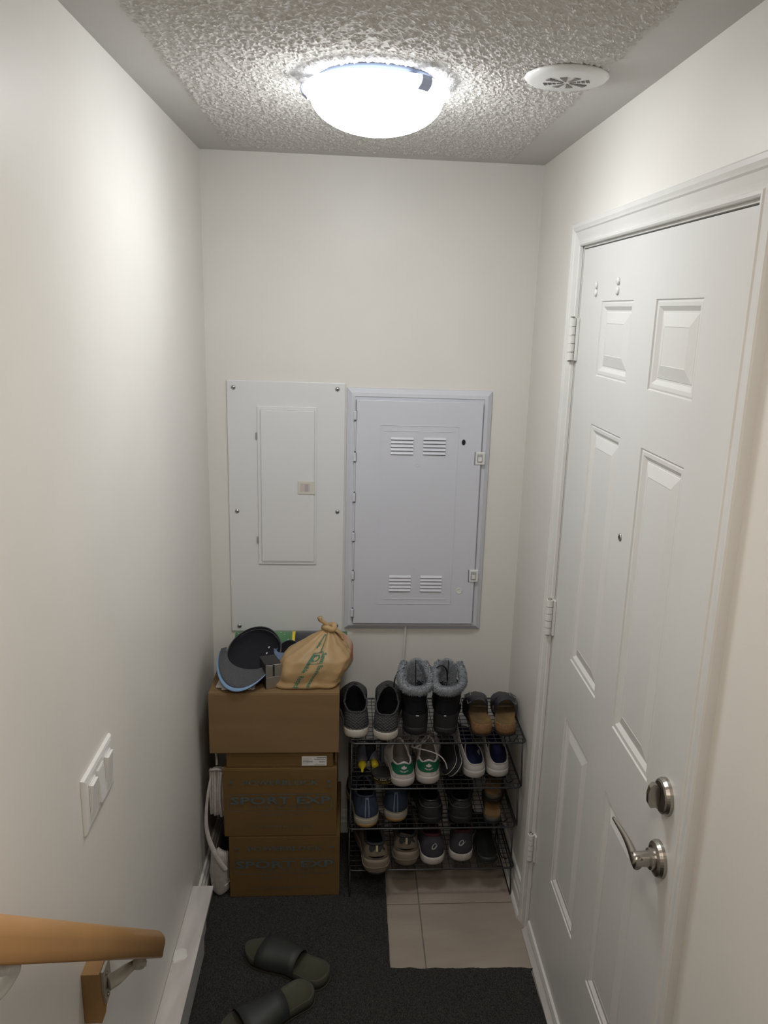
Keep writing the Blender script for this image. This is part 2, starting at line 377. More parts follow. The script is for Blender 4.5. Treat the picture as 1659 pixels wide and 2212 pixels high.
# ------------------------------------------------------------------ electrical panel cover
def panels():
    yb = D-.0008
    e = empty('electrical_panel', (.253, D, .80), 'white breaker panel cover with six screws, left of the louvered cabinet', 'electrical panel')
    V, Fc = boxVF((.064, D-.007, .802), (.442, yb, 1.657), .003); mk('cover_plate', V, Fc, M_panelw, e)
    y = D-.0072
    dr = box('door', (.160, y-.0042, 1.046), (.351, y, 1.577), M_panelw, e, bev=.0015)
    V = []; Fc = []
    for (a, t) in ((0, 0), (.010, .0), (.0115, .003), (.013, .003)):
        pass
    V, Fc = boxVF((.1705, y-.0075, 1.057), (.3445, y-.0043, 1.566), .0028); mk('raised_field', V, Fc, M_panelw, dr)
    V, Fc = boxVF((.2905, y-.0105, 1.291), (.3460, y-.0076, 1.335), .0012); mk('latch', V, Fc, mat('latch_cream', (.66, .64, .57), .4), dr)
    box('latch_recess', (.2985, y-.0112, 1.3005), (.3300, y-.0106, 1.3275), mat('latch_pink', (.60, .53, .50), .5), dr); box('latch_finger', (.3135, y-.0122, 1.3015), (.3245, y-.0113, 1.3255), mat('latch_shade', (.45, .43, .42), .5), dr)
    V, Fc = tubeVF([(.3235+.009*cos(a), y-.0078, 1.270+.009*sin(a)) for a in [2*pi*k/24 for k in range(24)]], .0006, 5, True); mk('knockout', V, Fc, M_panelw, dr)
    for z in (1.480, 1.131): box('hinge', (.1545, y-.0042, z-.011), (.1605, y-.0001, z+.011), mat('hinge_grey', (.38, .38, .38), .4, metal=.4), e)
    for x, z in ((.0862, 1.634), (.4165, 1.6365), (.0905, 1.228), (.4205, 1.231), (.0905, .822), (.4205, .825)):
        V, Fc = latheVF((x, y+.0002, z), [(.0075, 0), (.0070, -.0022), (.0045, -.0042), (.0008, -.0048)], 16, 'y'); s = mk('screw', V, Fc, M_steel, e, smooth=True)
        box('screw_slot', (x-.005, y-.0052, z-.0007), (x+.005, y-.0036, z+.0007), M_dark, s)
    # structured wiring cabinet
    e = empty('wiring_cabinet', (.684, D, .815), 'white louvered wiring cabinet with a black spy hole, right of the breaker panel', 'cabinet')
    x0, x1, z0, z1 = .4475, .921, .815, 1.643
    V = []; Fc = []
    rings = [(0, 0), (.001, .007), (.015, .017), (.026, .018), (.026, .015)]
    for u, t in rings: V += [(x0+u, D-.0005-t, z0+u), (x1-u, D-.0005-t, z0+u), (x1-u, D-.0005-t, z1-u), (x0+u, D-.0005-t, z1-u)]
    for k in range(len(rings)-1):
        for q in range(4): Fc.append([k*4+q, k*4+(q+1) % 4, k*4+4+(q+1) % 4, k*4+4+q])
    q = (len(rings)-1)*4; Fc.append([q, q+1, q+2, q+3])
    mk('frame', V, Fc, M_panelb, e)
    a0, a1, b0, b1 = .4785, .8895, .842, 1.607
    dr = box('door', (a0, D-.030, b0), (a1, D-.0225, b1), M_panelb, e, bev=.0018)
    box('door_return', (a0+.004, D-.0225, b0+.004), (a1-.002, D-.0160, b1-.004), M_panelb, e)
    y = D-.0302
    mi = bpy.data.meshes.new('louver')
    V1, F1 = prismVF([(y+.0001, -.0010), (y-.0040, -.0040), (y-.0046, -.0036), (y-.0010, .0030), (y+.0001, .0034)], 'x', -.0365, .0365)
    V2, F2 = boxVF((-.0365, y-.0008, -.0062), (.0365, y-.00005, -.0042))
    lv = None
    V, Fc = join((V1, F1), (V2, F2)); fm = [0]*len(F1)+[1]*len(F2)
    for gx_, gz in ((.6283, 1.4855), (.7345, 1.4865), (.635, 1.0135), (.741, 1.0135)):
        for k in range(5):
            if lv is None:
                lv = mk('louver', V, Fc, None, dr, mats=[M_panelb, M_slot], fm=fm); o = lv; o.location = (0, 0, 0)
                base = ORG[dr.name].copy()
                for v in lv.data.vertices: v.co += base; v.co.y -= base.y
            else: o = lv.copy(); COL.objects.link(o)
            o.location = Vector((gx_, 0, gz-.012*k))-Vector((base.x, 0, base.z))
    for x, z in ((.681, 1.398), (.682, 1.040)):
        V, Fc = tubeVF([(x+.0042*cos(a), y-.0003, z+.0042*sin(a)) for a in [2*pi*k/14 for k in range(14)]], .0009, 5, True); mk('rivet', V, Fc, M_panelb, dr)
    for lo, hi in (((.572, 1.5085), (.790, 1.5105)), ((.556, 1.5265), (.812, 1.528)), ((.578, .931), (.792, .933)), ((.560, .914), (.812, .9155)), ((.8115, .9165), (.8125, 1.527)), ((.556, .9165), (.5568, 1.526))):
        box('ridge', (lo[0], y-.0009, lo[1]), (hi[0], y+.0002, hi[1]), M_panelb, dr)
    P = [(.830+.0062*cos(a), 1.477+.0092*sin(a)) for a in [2*pi*k/20 for k in range(20)]]
    V, Fc = prismVF(P, 'y', y-.0012, y+.001); mk('spy_hole', V, Fc, M_dark, dr)
    V, Fc = latheVF((.839, y, .9635), [(.0105, 0), (.0105, -.0014), (.009, -.002), (.0085, -.0006), (.001, -.0006)], 26, 'y'); mk('keyhole_cover', V, Fc, M_plast, dr)
    for z in (1.425, 1.018):
        l = box('latch', (.872, D-.0335, z-.021), (.902, D-.0215, z+.021), M_plast, e, bev=.0015)
        V, Fc = prismVF(rring((.8765, z-.014), (.895, z+.014), .002), 'y', D-.0341, D-.0336); mk('latch_window', V, Fc, mat('latch_inner', (.42, .42, .44), .5), l)
        box('latch_tongue', (.880, D-.0375, z-.010), (.892, D-.0342, z+.004), M_plast, l, bev=.001)
        box('latch_gap', (.8685, D-.0312, z-.023), (.8705, D-.0302, z+.021), M_slot, l)
    n = 6
    for k in range(n):
        z = 1.562-.1355*k-.004
        hg = box('hinge', (.4700, D-.0295, z-.016), (.4795, D-.0200, z+.012), M_panelb, e, bev=.002)
        box('hinge_gap', (.4795, D-.0312, z-.018), (.4812, D-.0290, z+.014), M_slot, hg)
        if k < n-1: box('hinge_strip', (.4735, D-.0265, z-.118), (.4780, D-.0200, z-.022), M_panelb, e, bev=.001)
    box('door_gap', (a0-.0016, D-.0235, b0), (a0-.0002, D-.0205, b1), M_slot, e)
panels()
V, Fc = tubeVF(spline([(.661, D-.012, .843), (.661, D-.009, .80), (.658, D-.006, .70), (.652, D-.006, .62), (.650, D-.006, .45), (.66, D-.006, .2), (.66, D-.010, .1)], 8), .0042, 8)
mk('white_cable', V, Fc, M_plast, smooth=True, org=(.66, D, .1), label='thin white cable running down the back wall from the louvered cabinet', cat='cable')

# ------------------------------------------------------------------ ceiling lamp
def lamp():
    c = Vector((.503, 1.765, 0))
    e = empty('ceiling_lamp', (c.x, c.y, H), 'glowing frosted glass bowl lamp with metal clips in the middle of the ceiling', 'lamp')
    base = mat('lamp_pan', (.24, .29, .40), .4)
    V, Fc = latheVF((c.x, c.y, H), [(.114, -.0005), (.117, -.004), (.115, -.008), (.109, -.010), (.107, -.022), (.002, -.022)], 64)
    mk('ceiling_pan', V, Fc, base, e, smooth=True)
    gl = bpy.data.materials.new('lit_frosted_glass'); gl.use_nodes = True
    b = gl.node_tree.nodes['Principled BSDF']; b.inputs['Base Color'].default_value = (.9, .9, .9, 1)
    b.inputs['Emission Color'].default_value = (.96, .98, 1, 1); b.inputs['Emission Strength'].default_value = LAMP_STRENGTH
    R = .146; z0 = H-.0225
    pr = [(R-.006, z0+.003), (R, z0+.001), (R+.001, z0-.003), (R-.005, z0-.009), (R-.013, z0-.015)]
    Rs = R-.013; sag = .082
    for k in range(1, 13):
        a = pi/2*k/12; pr.append((max(.0008, Rs*cos(a)**1.08 if k < 12 else .0008), z0-.015-(sag-.015)*sin(a)))
    inner = [(max(.0006, r-.003), z+.003) for r, z in reversed(pr[1:])]
    V, Fc = latheVF((c.x, c.y, 0), pr+inner, 72); Fc = Fc[:-2]
    lip = bpy.data.materials.new('lit_glass_lip'); lip.use_nodes = True; b = lip.node_tree.nodes['Principled BSDF']; b.inputs['Base Color'].default_value = (.9, .9, .92, 1)
    b.inputs['Emission Color'].default_value = (.94, .97, 1, 1); b.inputs['Emission Strength'].default_value = LAMP_STRENGTH*.07
    fm = [1 if (k//72 < 4 or k//72 > len(pr)-1) else 0 for k in range(len(Fc))]
    mk('glass_bowl', V, Fc, gl, e, smooth=True, mats=[gl, lip], fm=fm)
    clipm = mat('lamp_clip', (.36, .40, .52), .4, metal=.3)
    for a in (radians(-53), radians(67), radians(182)):
        d = Vector((cos(a), sin(a), 0)); t = Vector((-sin(a), cos(a), 0)); V = []; Fc = []
        pts = [(.1075, -.014), (.130, -.014), (R+.003, -.019), (R+.0045, -.026), (R+.001, -.034), (R-.009, -.042)]
        for i, (r, z) in enumerate(pts):
            w = .010+.003*i/5
            for s in (-1, 1): V.append(c+d*r+t*w*s+Vector((0, 0, H+z)))
            for s in (-1, 1): V.append(c+d*(r+.0018)+t*w*s+Vector((0, 0, H+z-.0012)))
        for i in range(len(pts)-1):
            q = i*4; Fc += [[q, q+1, q+5, q+4], [q+2, q+3, q+7, q+6], [q, q+2, q+6, q+4], [q+1, q+3, q+7, q+5]]
        Fc += [[0, 1, 3, 2], [len(V)-4, len(V)-3, len(V)-1, len(V)-2]]
        mk('clip', V, Fc, clipm, e)
lamp()
def vent():
    c = Vector((.862, 1.665, H)); R = .079
    e = empty('ceiling_vent', tuple(c), 'round white air vent with radial slots on the ceiling right of the lamp', 'vent')
    V, Fc = latheVF(c, [(R-.006, .0), (R, -.002), (R+.001, -.005), (R-.004, -.010), (R-.012, -.0125), (.001, -.0140)], 56); dsk = mk('disc', V, Fc, M_plast, e, smooth=True)
    for k in range(8):
        a = radians(22.5+45*k); big = k % 4 in (1, 2)
        def P(r, da): return (c.x+r*cos(a+da), c.y+r*sin(a+da))
        wd_ = .20 if big else .155
        if big:
            V, Fc = prismVF([P(.007, -wd_*.8), P(.036, -wd_), P(.036, wd_), P(.007, wd_*.8)], 'z', H-.01475, H-.0132); mk('slot', V, Fc, mat('vent_slot', (.22, .20, .19), .8) if k == 1 else bpy.data.materials['vent_slot'], dsk)
        else:
            for r0, r1 in ((.007, .018), (.0205, .0265), (.029, .035), (.0375, .044)):
                V, Fc = prismVF([P(r0, -wd_), P(r1, -wd_), P(r1, wd_), P(r0, wd_)], 'z', H-.01475, H-.0132); mk('slot', V, Fc, M_slot, dsk)
vent()

# ------------------------------------------------------------------ light switch
def switch():
    e = empty('light_switch', (0, 1.353, .966), 'white triple rocker light switch plate on the left wall', 'light switch')
    y0, y1, z0, z1 = 1.270, 1.438, .966, 1.075
    V = []; Fc = []
    rings = [(0, .0003), (.0005, .003), (.003, .006), (.010, .0075)]
    for u, t in rings: V += [(t, y0+u, z0+u), (t, y1-u, z0+u), (t, y1-u, z1-u), (t, y0+u, z1-u)]
    for k in range(3):
        for q in range(4): Fc.append([k*4+q, k*4+(q+1) % 4, k*4+4+(q+1) % 4, k*4+4+q])
    Fc.append([12, 13, 14, 15]); Fc.append([0, 1, 2, 3]); pl = mk('wall_plate', V, Fc, M_plast, e)
    for k, up_ in ((0, 1), (1, -1), (2, 1)):
        yc = (y0+y1)/2+(k-1)*.0465; zc = (z0+z1)/2
        fr = box('rocker_frame', (.0076, yc-.0172, zc-.0345), (.0092, yc+.0172, zc+.0345), M_plast, e, bev=.0006)
        a, b = (.0150, .0096) if up_ > 0 else (.0098, .0135)
        V = [(.0093, yc-.0150, zc-.0318), (.0093, yc+.0150, zc-.0318), (.0093, yc+.0150, zc+.0318), (.0093, yc-.0150, zc+.0318),
             (b, yc-.0150, zc-.0318), (b, yc+.0150, zc-.0318), (a, yc+.0150, zc+.0318), (a, yc-.0150, zc+.0318)]
        Fc = [[0, 1, 2, 3], [4, 5, 6, 7], [0, 1, 5, 4], [1, 2, 6, 5], [2, 3, 7, 6], [3, 0, 4, 7]]
        mk('rocker', V, Fc, M_plast, fr)
switch()

# ------------------------------------------------------------------ handrail
def rail():
    e = empty('handrail', (0, 1.24, .60), 'varnished oak stair handrail sloping down the left wall', 'handrail')
    A = Vector((.075, .35, 1.1725+.415)); B = Vector((.075, 1.405, .6125)); d = (B-A).normalized(); nrm = Vector((1, 0, 0)).cross(d)
    nrm = Vector((0, -d.z, d.y)) 
    if nrm.z < 0: nrm = -nrm
    sec = [(-.018, -.025), (.018, -.025), (.0205, -.022), (.021, -.010)]+[(.0225*cos(a), .002+.024*sin(a)) for a in [pi*k/14 for k in range(15)]]+[(-.021, -.010), (-.0205, -.022)]
    V = []; Fc = []; n = len(sec)
    for t, s in ((0, 1), (.997, 1), (1, .90)):
        p = A.lerp(B, t)
        for x, z in sec: V.append(p+Vector((x*s, 0, 0))+nrm*z*s)
    for i in range(2):
        for k in range(n): Fc.append([i*n+k, i*n+(k+1) % n, (i+1)*n+(k+1) % n, (i+1)*n+k])
    Fc += [list(range(n)), list(range(2*n, 3*n))]
    rl = mk('rail', V, Fc, M_oak, e, smooth=True)
    for p in rl.data.polygons:
        if len(p.vertices) > 4: p.use_smooth = False
    # wooden wall block (prism in y/z, thickness in x)
    pol = [(1.204, .733), (1.262, .733), (1.262, .672), (1.226, .628), (1.204, .628)]
    V, Fc = prismVF(pol, 'x', .0006, .031); bl = mk('wall_block', V, Fc, M_oak2, e)
    pol = [(1.213, .729), (1.250, .729), (1.252, .690), (1.240, .655), (1.222, .652), (1.213, .690)]
    V, Fc = prismVF(pol, 'x', .0312, .0360); br = mk('bracket', V, Fc, M_brack, e, label='cream painted metal bracket')
    dz = lambda y: A.z+(y-A.y)*(B.z-A.z)/(B.y-A.y)
    P = spline([(.036, 1.232, .690), (.048, 1.243, .688), (.062, 1.280, .676), (.072, 1.312, dz(1.312)-.040)], 6)
    V, Fc = tubeVF(P, [.019-.009*min(1, i/(len(P)-1)*1.3) for i in range(len(P))], 10, flat=.6); mk('bracket_arm', V, Fc, M_brack, br, smooth=True)
    yc = 1.322; c = Vector((.075, yc, dz(yc)))-nrm*.0245
    V, Fc = tubeVF([c-d*.026-nrm*.006, c-nrm*.006+d*.020], .013, 12, flat=.6, upv=Vector((1, 0, 0))); mk('saddle', V, Fc, M_brack, br, smooth=False)
    V, Fc = cylVF(c+d*.0255-nrm*.003, -nrm, .0075, .011, 14); mk('bolt', V, Fc, M_brack, br)
    for z in (.714, .668):
        V, Fc = latheVF((.0361, 1.228, z), [(.0045, 0), (.004, .002), (.0006, .003)], 12, 'x'); mk('screw', V, Fc, M_nick, br, smooth=True)
    # second bracket nearer the viewer
    yc = .80; c = Vector((.075, yc, dz(yc)))-nrm*.0245
    V, Fc = latheVF((0, yc, dz(yc)-.085), [(.030, .0006), (.030, .004), (.020, .010), (.003, .012)], 24, 'x'); rb = mk('bracket', V, Fc, M_plast, e, smooth=True, label='white round bracket')
    V, Fc = tubeVF(spline([(.008, yc, dz(yc)-.085), (.05, yc, dz(yc)-.082), (.075, yc+.01, dz(yc)-.05), tuple(c+Vector((0, 0, -.006)))], 6), .008, 10); mk('bracket_arm', V, Fc, M_plast, rb, smooth=True)
rail()

# ------------------------------------------------------------------ cardboard boxes
def cbox(label, x0, x1, y0, y1, z0, z1, m, rz=0, tape=True):
    c = Vector(((x0+x1)/2, (y0+y1)/2, z0)); e = empty('cardboard_box', (0, 0, 0), label, 'box', None)
    a, b, h = (x1-x0)/2, (y1-y0)/2, z1-z0
    V, Fc = boxVF((-a, -b, .0), (a, b, h-.003), .0018)
    # small dents
    V = [Vector((v.x+.0012*noise.noise(v*14), v.y+.0012*noise.noise(v*11+Vector((5, 0, 0))), v.z)) for v in V]
    mk('body', V, Fc, m, e)
    for s in (-1, 1):   # two long top flaps meeting in the middle
        V, Fc = boxVF((-a+.001, min(s*.001, s*(b-.001)), h-.003), (a-.001, max(s*.001, s*(b-.001)), h), .0008); mk('flap', V, Fc, m, e)
    e.location = c; e.rotation_euler = (0, 0, rz)
    return e
def uptriangle(x, z, s, y):
    return [(x-s, y, z), (x+s, y, z), (x, y, z+s*1.25)]
def prints(e, w, h, y):
    """two-line product print on the front face"""
    def put(s, size, x, z, spacing=1., wide=1., thick=0):
        V, Fc = textVF(s, size, spacing, wide, thick); mk('printing', [(x+a, y, z+b) for a, b in V], Fc, M_print, e)
    put('POWERBLOCK', .0225, 0, h*.80, 1.05, 1.52, .0004)
    put('SPORT EXP', .036, 0, h*.535, 1.0, 1.75, .0010)
    put('STAGE 1 SET 5-50 LB', .013, 0, h*.445, 1.1, 1.5)
    put('2 BOXES = 1 SET', .011, 0, h*.325, 1.3, 1.5)
    put('www.POWERBLOCK.com', .011, 0, h*.15, 1.2, 1.5)
    put('UP', .011, -w*.43, h*.74, 1, 1.1); put('UP', .011, w*.43, h*.74, 1, 1.1)
    V = []; Fc = []
    for x in (-w*.43, w*.43): n = len(V); V += uptriangle(x, h*.80, .0085, y); Fc.append([n, n+1, n+2])
    mk('arrow', V, Fc, M_print, e)
    out = rring((-w*.465, h*.385), (w*.455, h*.635), .014, 5); inn = rring((-w*.465+.002, h*.385+.002), (w*.455-.002, h*.635-.002), .0125, 5); n = len(out)
    V = [(p, y, q) for p, q in out]+[(p, y, q) for p, q in inn]; Fc = [[i, (i+1) % n, n+(i+1) % n, n+i] for i in range(n)]
    mk('printed_border', V, Fc, M_print, e)
b1 = cbox('brown printed cardboard box standing on the carpet, bottom of the stack', .090, .4455, 2.267, 2.575, .008, .235, M_card2)
prints(b1, .355, .227, -.1565)
b2 = cbox('brown printed cardboard box, second from the bottom of the stack', .077, .434, 2.267, 2.575, .236, .478, M_card2)
prints(b2, .357, .242, -.1565)
b3 = cbox('flat brown cardboard box with white shipping label, squeezed under the top box', .088, .421, 2.275, 2.56, .479, .533, M_card2)
def shiplabel(e):
    y = -.1445; x0, x1, z0, z1 = .068, .146, .006, .039
    V, Fc = boxVF((x0, y-.0004, z0), (x1, y+.0009, z1)); l = mk('shipping_label', V, Fc, M_paper, e)
    V = []; Fc = []
    rr = random.Random(3)
    for z, a, b, h in ((.034, .115, .143, .004), (.027, .108, .143, .003), (.020, .072, .103, .004), (.0195, .122, .141, .0035), (.030, .072, .098, .0012), (.025, .072, .092, .0012), (.013, .072, .088, .0012), (.010, .110, .140, .0015), (.0145, .112, .118, .001)):
        x = a
        while x < b:
            w = rr.uniform(.0006, .002); n = len(V); V += [(x, y-.0006, z-h/2), (x+w, y-.0006, z-h/2), (x+w, y-.0006, z+h/2), (x, y-.0006, z+h/2)]; Fc.append([n, n+1, n+2, n+3]); x += w+rr.uniform(.0004, .0009)
    mk('label_print', V, Fc, M_print, l)
shiplabel(b3)
V, Fc = boxVF((.170, -.12, .2425), (.1775, .14, .296), .001); mk('flap', V, Fc, M_card, b2)
b4 = cbox('plain kraft cardboard box on top of the stack carrying the caps and bag', .0385, .4385, 2.2665, 2.575, .534, .738, M_card)
b5 = None

# ------------------------------------------------------------------ things on top of the boxes
ZT = .7385
# papers
pg = 'loose papers under the caps'
for k, (x0, x1, y0, y1, rz, lab) in enumerate(((.056, .140, 2.312, 2.45, .12, 'white paper sheet under the caps, lowest of the three'), (.060, .150, 2.298, 2.44, -.06, 'white paper sheet under the caps, middle of the three'), (.074, .175, 2.284, 2.43, .03, 'white paper card under the caps, topmost and frontmost of the three'))):
    V, Fc = prismVF([(a, b) for a, b in rring((-(x1-x0)/2, -(y1-y0)/2), ((x1-x0)/2, (y1-y0)/2), .006, 3)], 'z', 0, .0012)
    o = mk('paper', V, Fc, M_paper, org=(0, 0, 0), label=lab, cat='paper', group=pg); o.location = ((x0+x1)/2, (y0+y1)/2, ZT+.0003+.0016*k); o.rotation_euler = (0, 0, rz)
def cap(label, cloth, under, inner, loc, bdir, n, s=1.0, dots=False, depth=.06):
    """upside-down cap: opening faces n, brim points along bdir"""
    e = local_thing('baseball_cap', label, 'cap', 'caps on the top box')
    A, B = .096*s, .080*s; V = []; Fc = []; N = 48; Mv = 8
    for inn in (0, 1):
        for j in range(Mv+1):
            t = j/Mv; k = cos(t*pi/2)**.55 if j < Mv else .02
            for i in range(N):
                a = 2*pi*i/N; off = .0035*inn
                wob = 1+.03*noise.noise(Vector((cos(a)*1.6, sin(a)*1.6, t*2+s)))
                V.append(Vector(((A-off)*k*cos(a)*wob, (B-off)*k*sin(a)*wob, -(depth-off)*sin(t*pi/2)+.006*cos(2*a)*(1-t))))
    q = (Mv+1)*N; fm = []
    for inn in (0, 1):
        for j in range(Mv):
            for i in range(N): a = inn*q+j*N; Fc.append([a+i, a+(i+1) % N, a+N+(i+1) % N, a+N+i]); fm.append(inn)
    for i in range(N): Fc.append([i, (i+1) % N, q+(i+1) % N, q+i]); fm.append(0)
    cr = mk('crown', V, Fc, None, e, smooth=True, mats=[cloth, inner], fm=fm)
    # sweat band
    V = []; Fc = []
    for j, (z, o) in enumerate(((.001, .0038), (-.026, .0075))):
        for i in range(N): a = 2*pi*i/N; V.append(Vector(((A-o)*cos(a), (B-o)*sin(a), z+.006*cos(2*a))))
    Fc = [[i, (i+1) % N, N+(i+1) % N, N+i] for i in range(N)]
    mk('sweatband', V, Fc, inner, cr, smooth=True)
    # brim
    V = []; Fc = []; K = 30; J = 6
    for lay in (0, 1):
        for j in range(J+1):
            for i in range(K+1):
                th = radians(-76+152*i/K); u = j/J
                ext = .066*s*(cos(th)**.7 if abs(th) < radians(77) else .1)
                x = A*cos(th)+ext*u; y = B*sin(th)*(1+.10*u)
                z = .006*cos(2*th)*(1-u)+.000+ .30*y*y/B*(.6+.4*u) - .001*lay*3
                V.append(Vector((x, y, z-.004*u)))
    q = (J+1)*(K+1); fm = []
    for lay in (0, 1):
        for j in range(J):
            for i in range(K): a = lay*q+j*(K+1)+i; Fc.append([a, a+1, a+K+2, a+K+1]); fm.append(1 if lay == 0 else 0)
    for i in range(K): a = J*(K+1)+i; Fc.append([a, a+1, q+a+1, q+a]); fm.append(0)
    mk('brim', V, Fc, None, e, smooth=True, mats=[cloth, under], fm=fm)
    if dots:
        for k in range(5):
            x = .062-.028*k; V, Fc = boxVF((x-.0035, .038-.002*k, -.032), (x+.0035, .0415-.002*k, -.0305)); mk('stitch_mark', V, Fc, M_paper, e)
    X = Vector(bdir).normalized(); Z = Vector(n); Z = (Z-X*Z.dot(X)).normalized(); Y = Z.cross(X)
    Mx = Matrix((X, Y, Z)).transposed().to_4x4(); Mx.translation = Vector(loc); e.matrix_world = Mx
    return e
greyc = mat('cap_grey_cloth', (.085, .087, .095), .85, nscale=250, namt=.25, bscale=500, bamt=.2)
darkc = mat('cap_inside', (.010, .011, .016), .9, bscale=300, bamt=.3)
bluec = mat('cap_blue_under', (.20, .33, .52), .7)
navyc = mat('cap_slate_blue', (.12, .17, .26), .8)
cap('grey cap lying upside down on top with its dark lining showing', greyc, greyc, darkc, (.162, 2.420, .818), (-.24, -.92, -.32), (.03, -.34, .94), 1.06, True, .055)
cap('grey cap with light blue underbrim nested beneath the upside-down cap', greyc, bluec, darkc, (.160, 2.414, .8105), (-.25, -.92, -.31), (.0, -.34, .94), 1.085, False, .05)
cap('slate blue cap tucked behind the tan bag', navyc, navyc, darkc, (.268, 2.452, .806), (-.1, -.9, -.05), (0, -.1, .9), .50, False, .045)
def tin():
    e = local_thing('metal_box', 'small brushed steel box with a black slot beside the caps', 'box')
    st = mat('brushed_steel', (.50, .48, .44), .35, metal=.9, nscale=60, namt=.15, stretch=(1, 1, 8)); dk = mat('box_dark_side', (.022, .022, .022), .6)
    w, d, h = .024, .036, .079
    V, Fc = boxVF((-w, -d, 0), (w, d, h*.495), .0012); mk('body', V, Fc, st, e)
    V, Fc = boxVF((-w-.0006, -d-.0006, h*.50), (w+.0006, d, h), .0012); l = mk('lid', V, Fc, st, e)
    V, Fc = boxVF((-.0030, -d-.0012, h*.53), (.0030, -d-.0003, h+.0002)); mk('slot', V, Fc, M_dark, l)
    V, Fc = boxVF((-w-.0006, -d+.003, h+.0001), (w, d, h+.0012)); mk('top_panel', V, Fc, dk, l)
    V, Fc = boxVF((-w-.0012, -d+.003, .001), (-w-.0002, d, h-.001)); mk('side_panel', V, Fc, dk, e)
    e.location = (.222, 2.334, ZT); e.rotation_euler = (0, 0, .36)
tin()
def greenbox():
    e = empty('printed_roll', (.284, 2.55, ZT), 'glossy green printed roll with a yellow stripe lying at the wall behind the caps', 'roll')
    gm = mat('green_print', (.09, .26, .11), .25, coat=.5, nscale=4, namt=.15); ym = mat('yellow_stripe', (.75, .58, .03), .3, coat=.4); dm = mat('charcoal_print', (.05, .05, .06), .3, coat=.3)
    RR = .0405; cy_, cz_ = 2.553, ZT+.001+.0405; y0 = cy_-RR
    pol = [(cy_+RR*cos(a), cz_+RR*sin(a)) for a in [2*pi*k/32 for k in range(32)]]
    for a, b, m in ((.085, .274, gm), (.274, .285, ym), (.285, .41, dm), (.41, .459, gm)):
        V, Fc = prismVF(pol, 'x', a, b); o = mk('wrap', V, Fc, m, e, smooth=True)
        for p in o.data.polygons:
            if len(p.vertices) > 4: p.use_smooth = False
    # little pale sprig marks
    V = []; Fc = []; rr = random.Random(5)
    def on(x, an): return Vector((x, cy_-(RR+.0006)*cos(an), cz_+(RR+.0006)*sin(an)))
    for k in range(14):
        x = .095+.0128*k; an = (1.25, .75, 1.5)[k % 3]
        for q in range(3):
            a = .5+q*.8+k*.3; n = len(V); dx, da = .0035*cos(a), .0035*sin(a)/RR; V += [on(x, an), on(x+.0009, an), on(x+dx+.0009, an+da), on(x+dx, an+da)]; Fc.append([n, n+1, n+2, n+3])
    mk('sprig_print', V, Fc, mat('pale_print', (.55, .68, .55), .4), e)
greenbox()
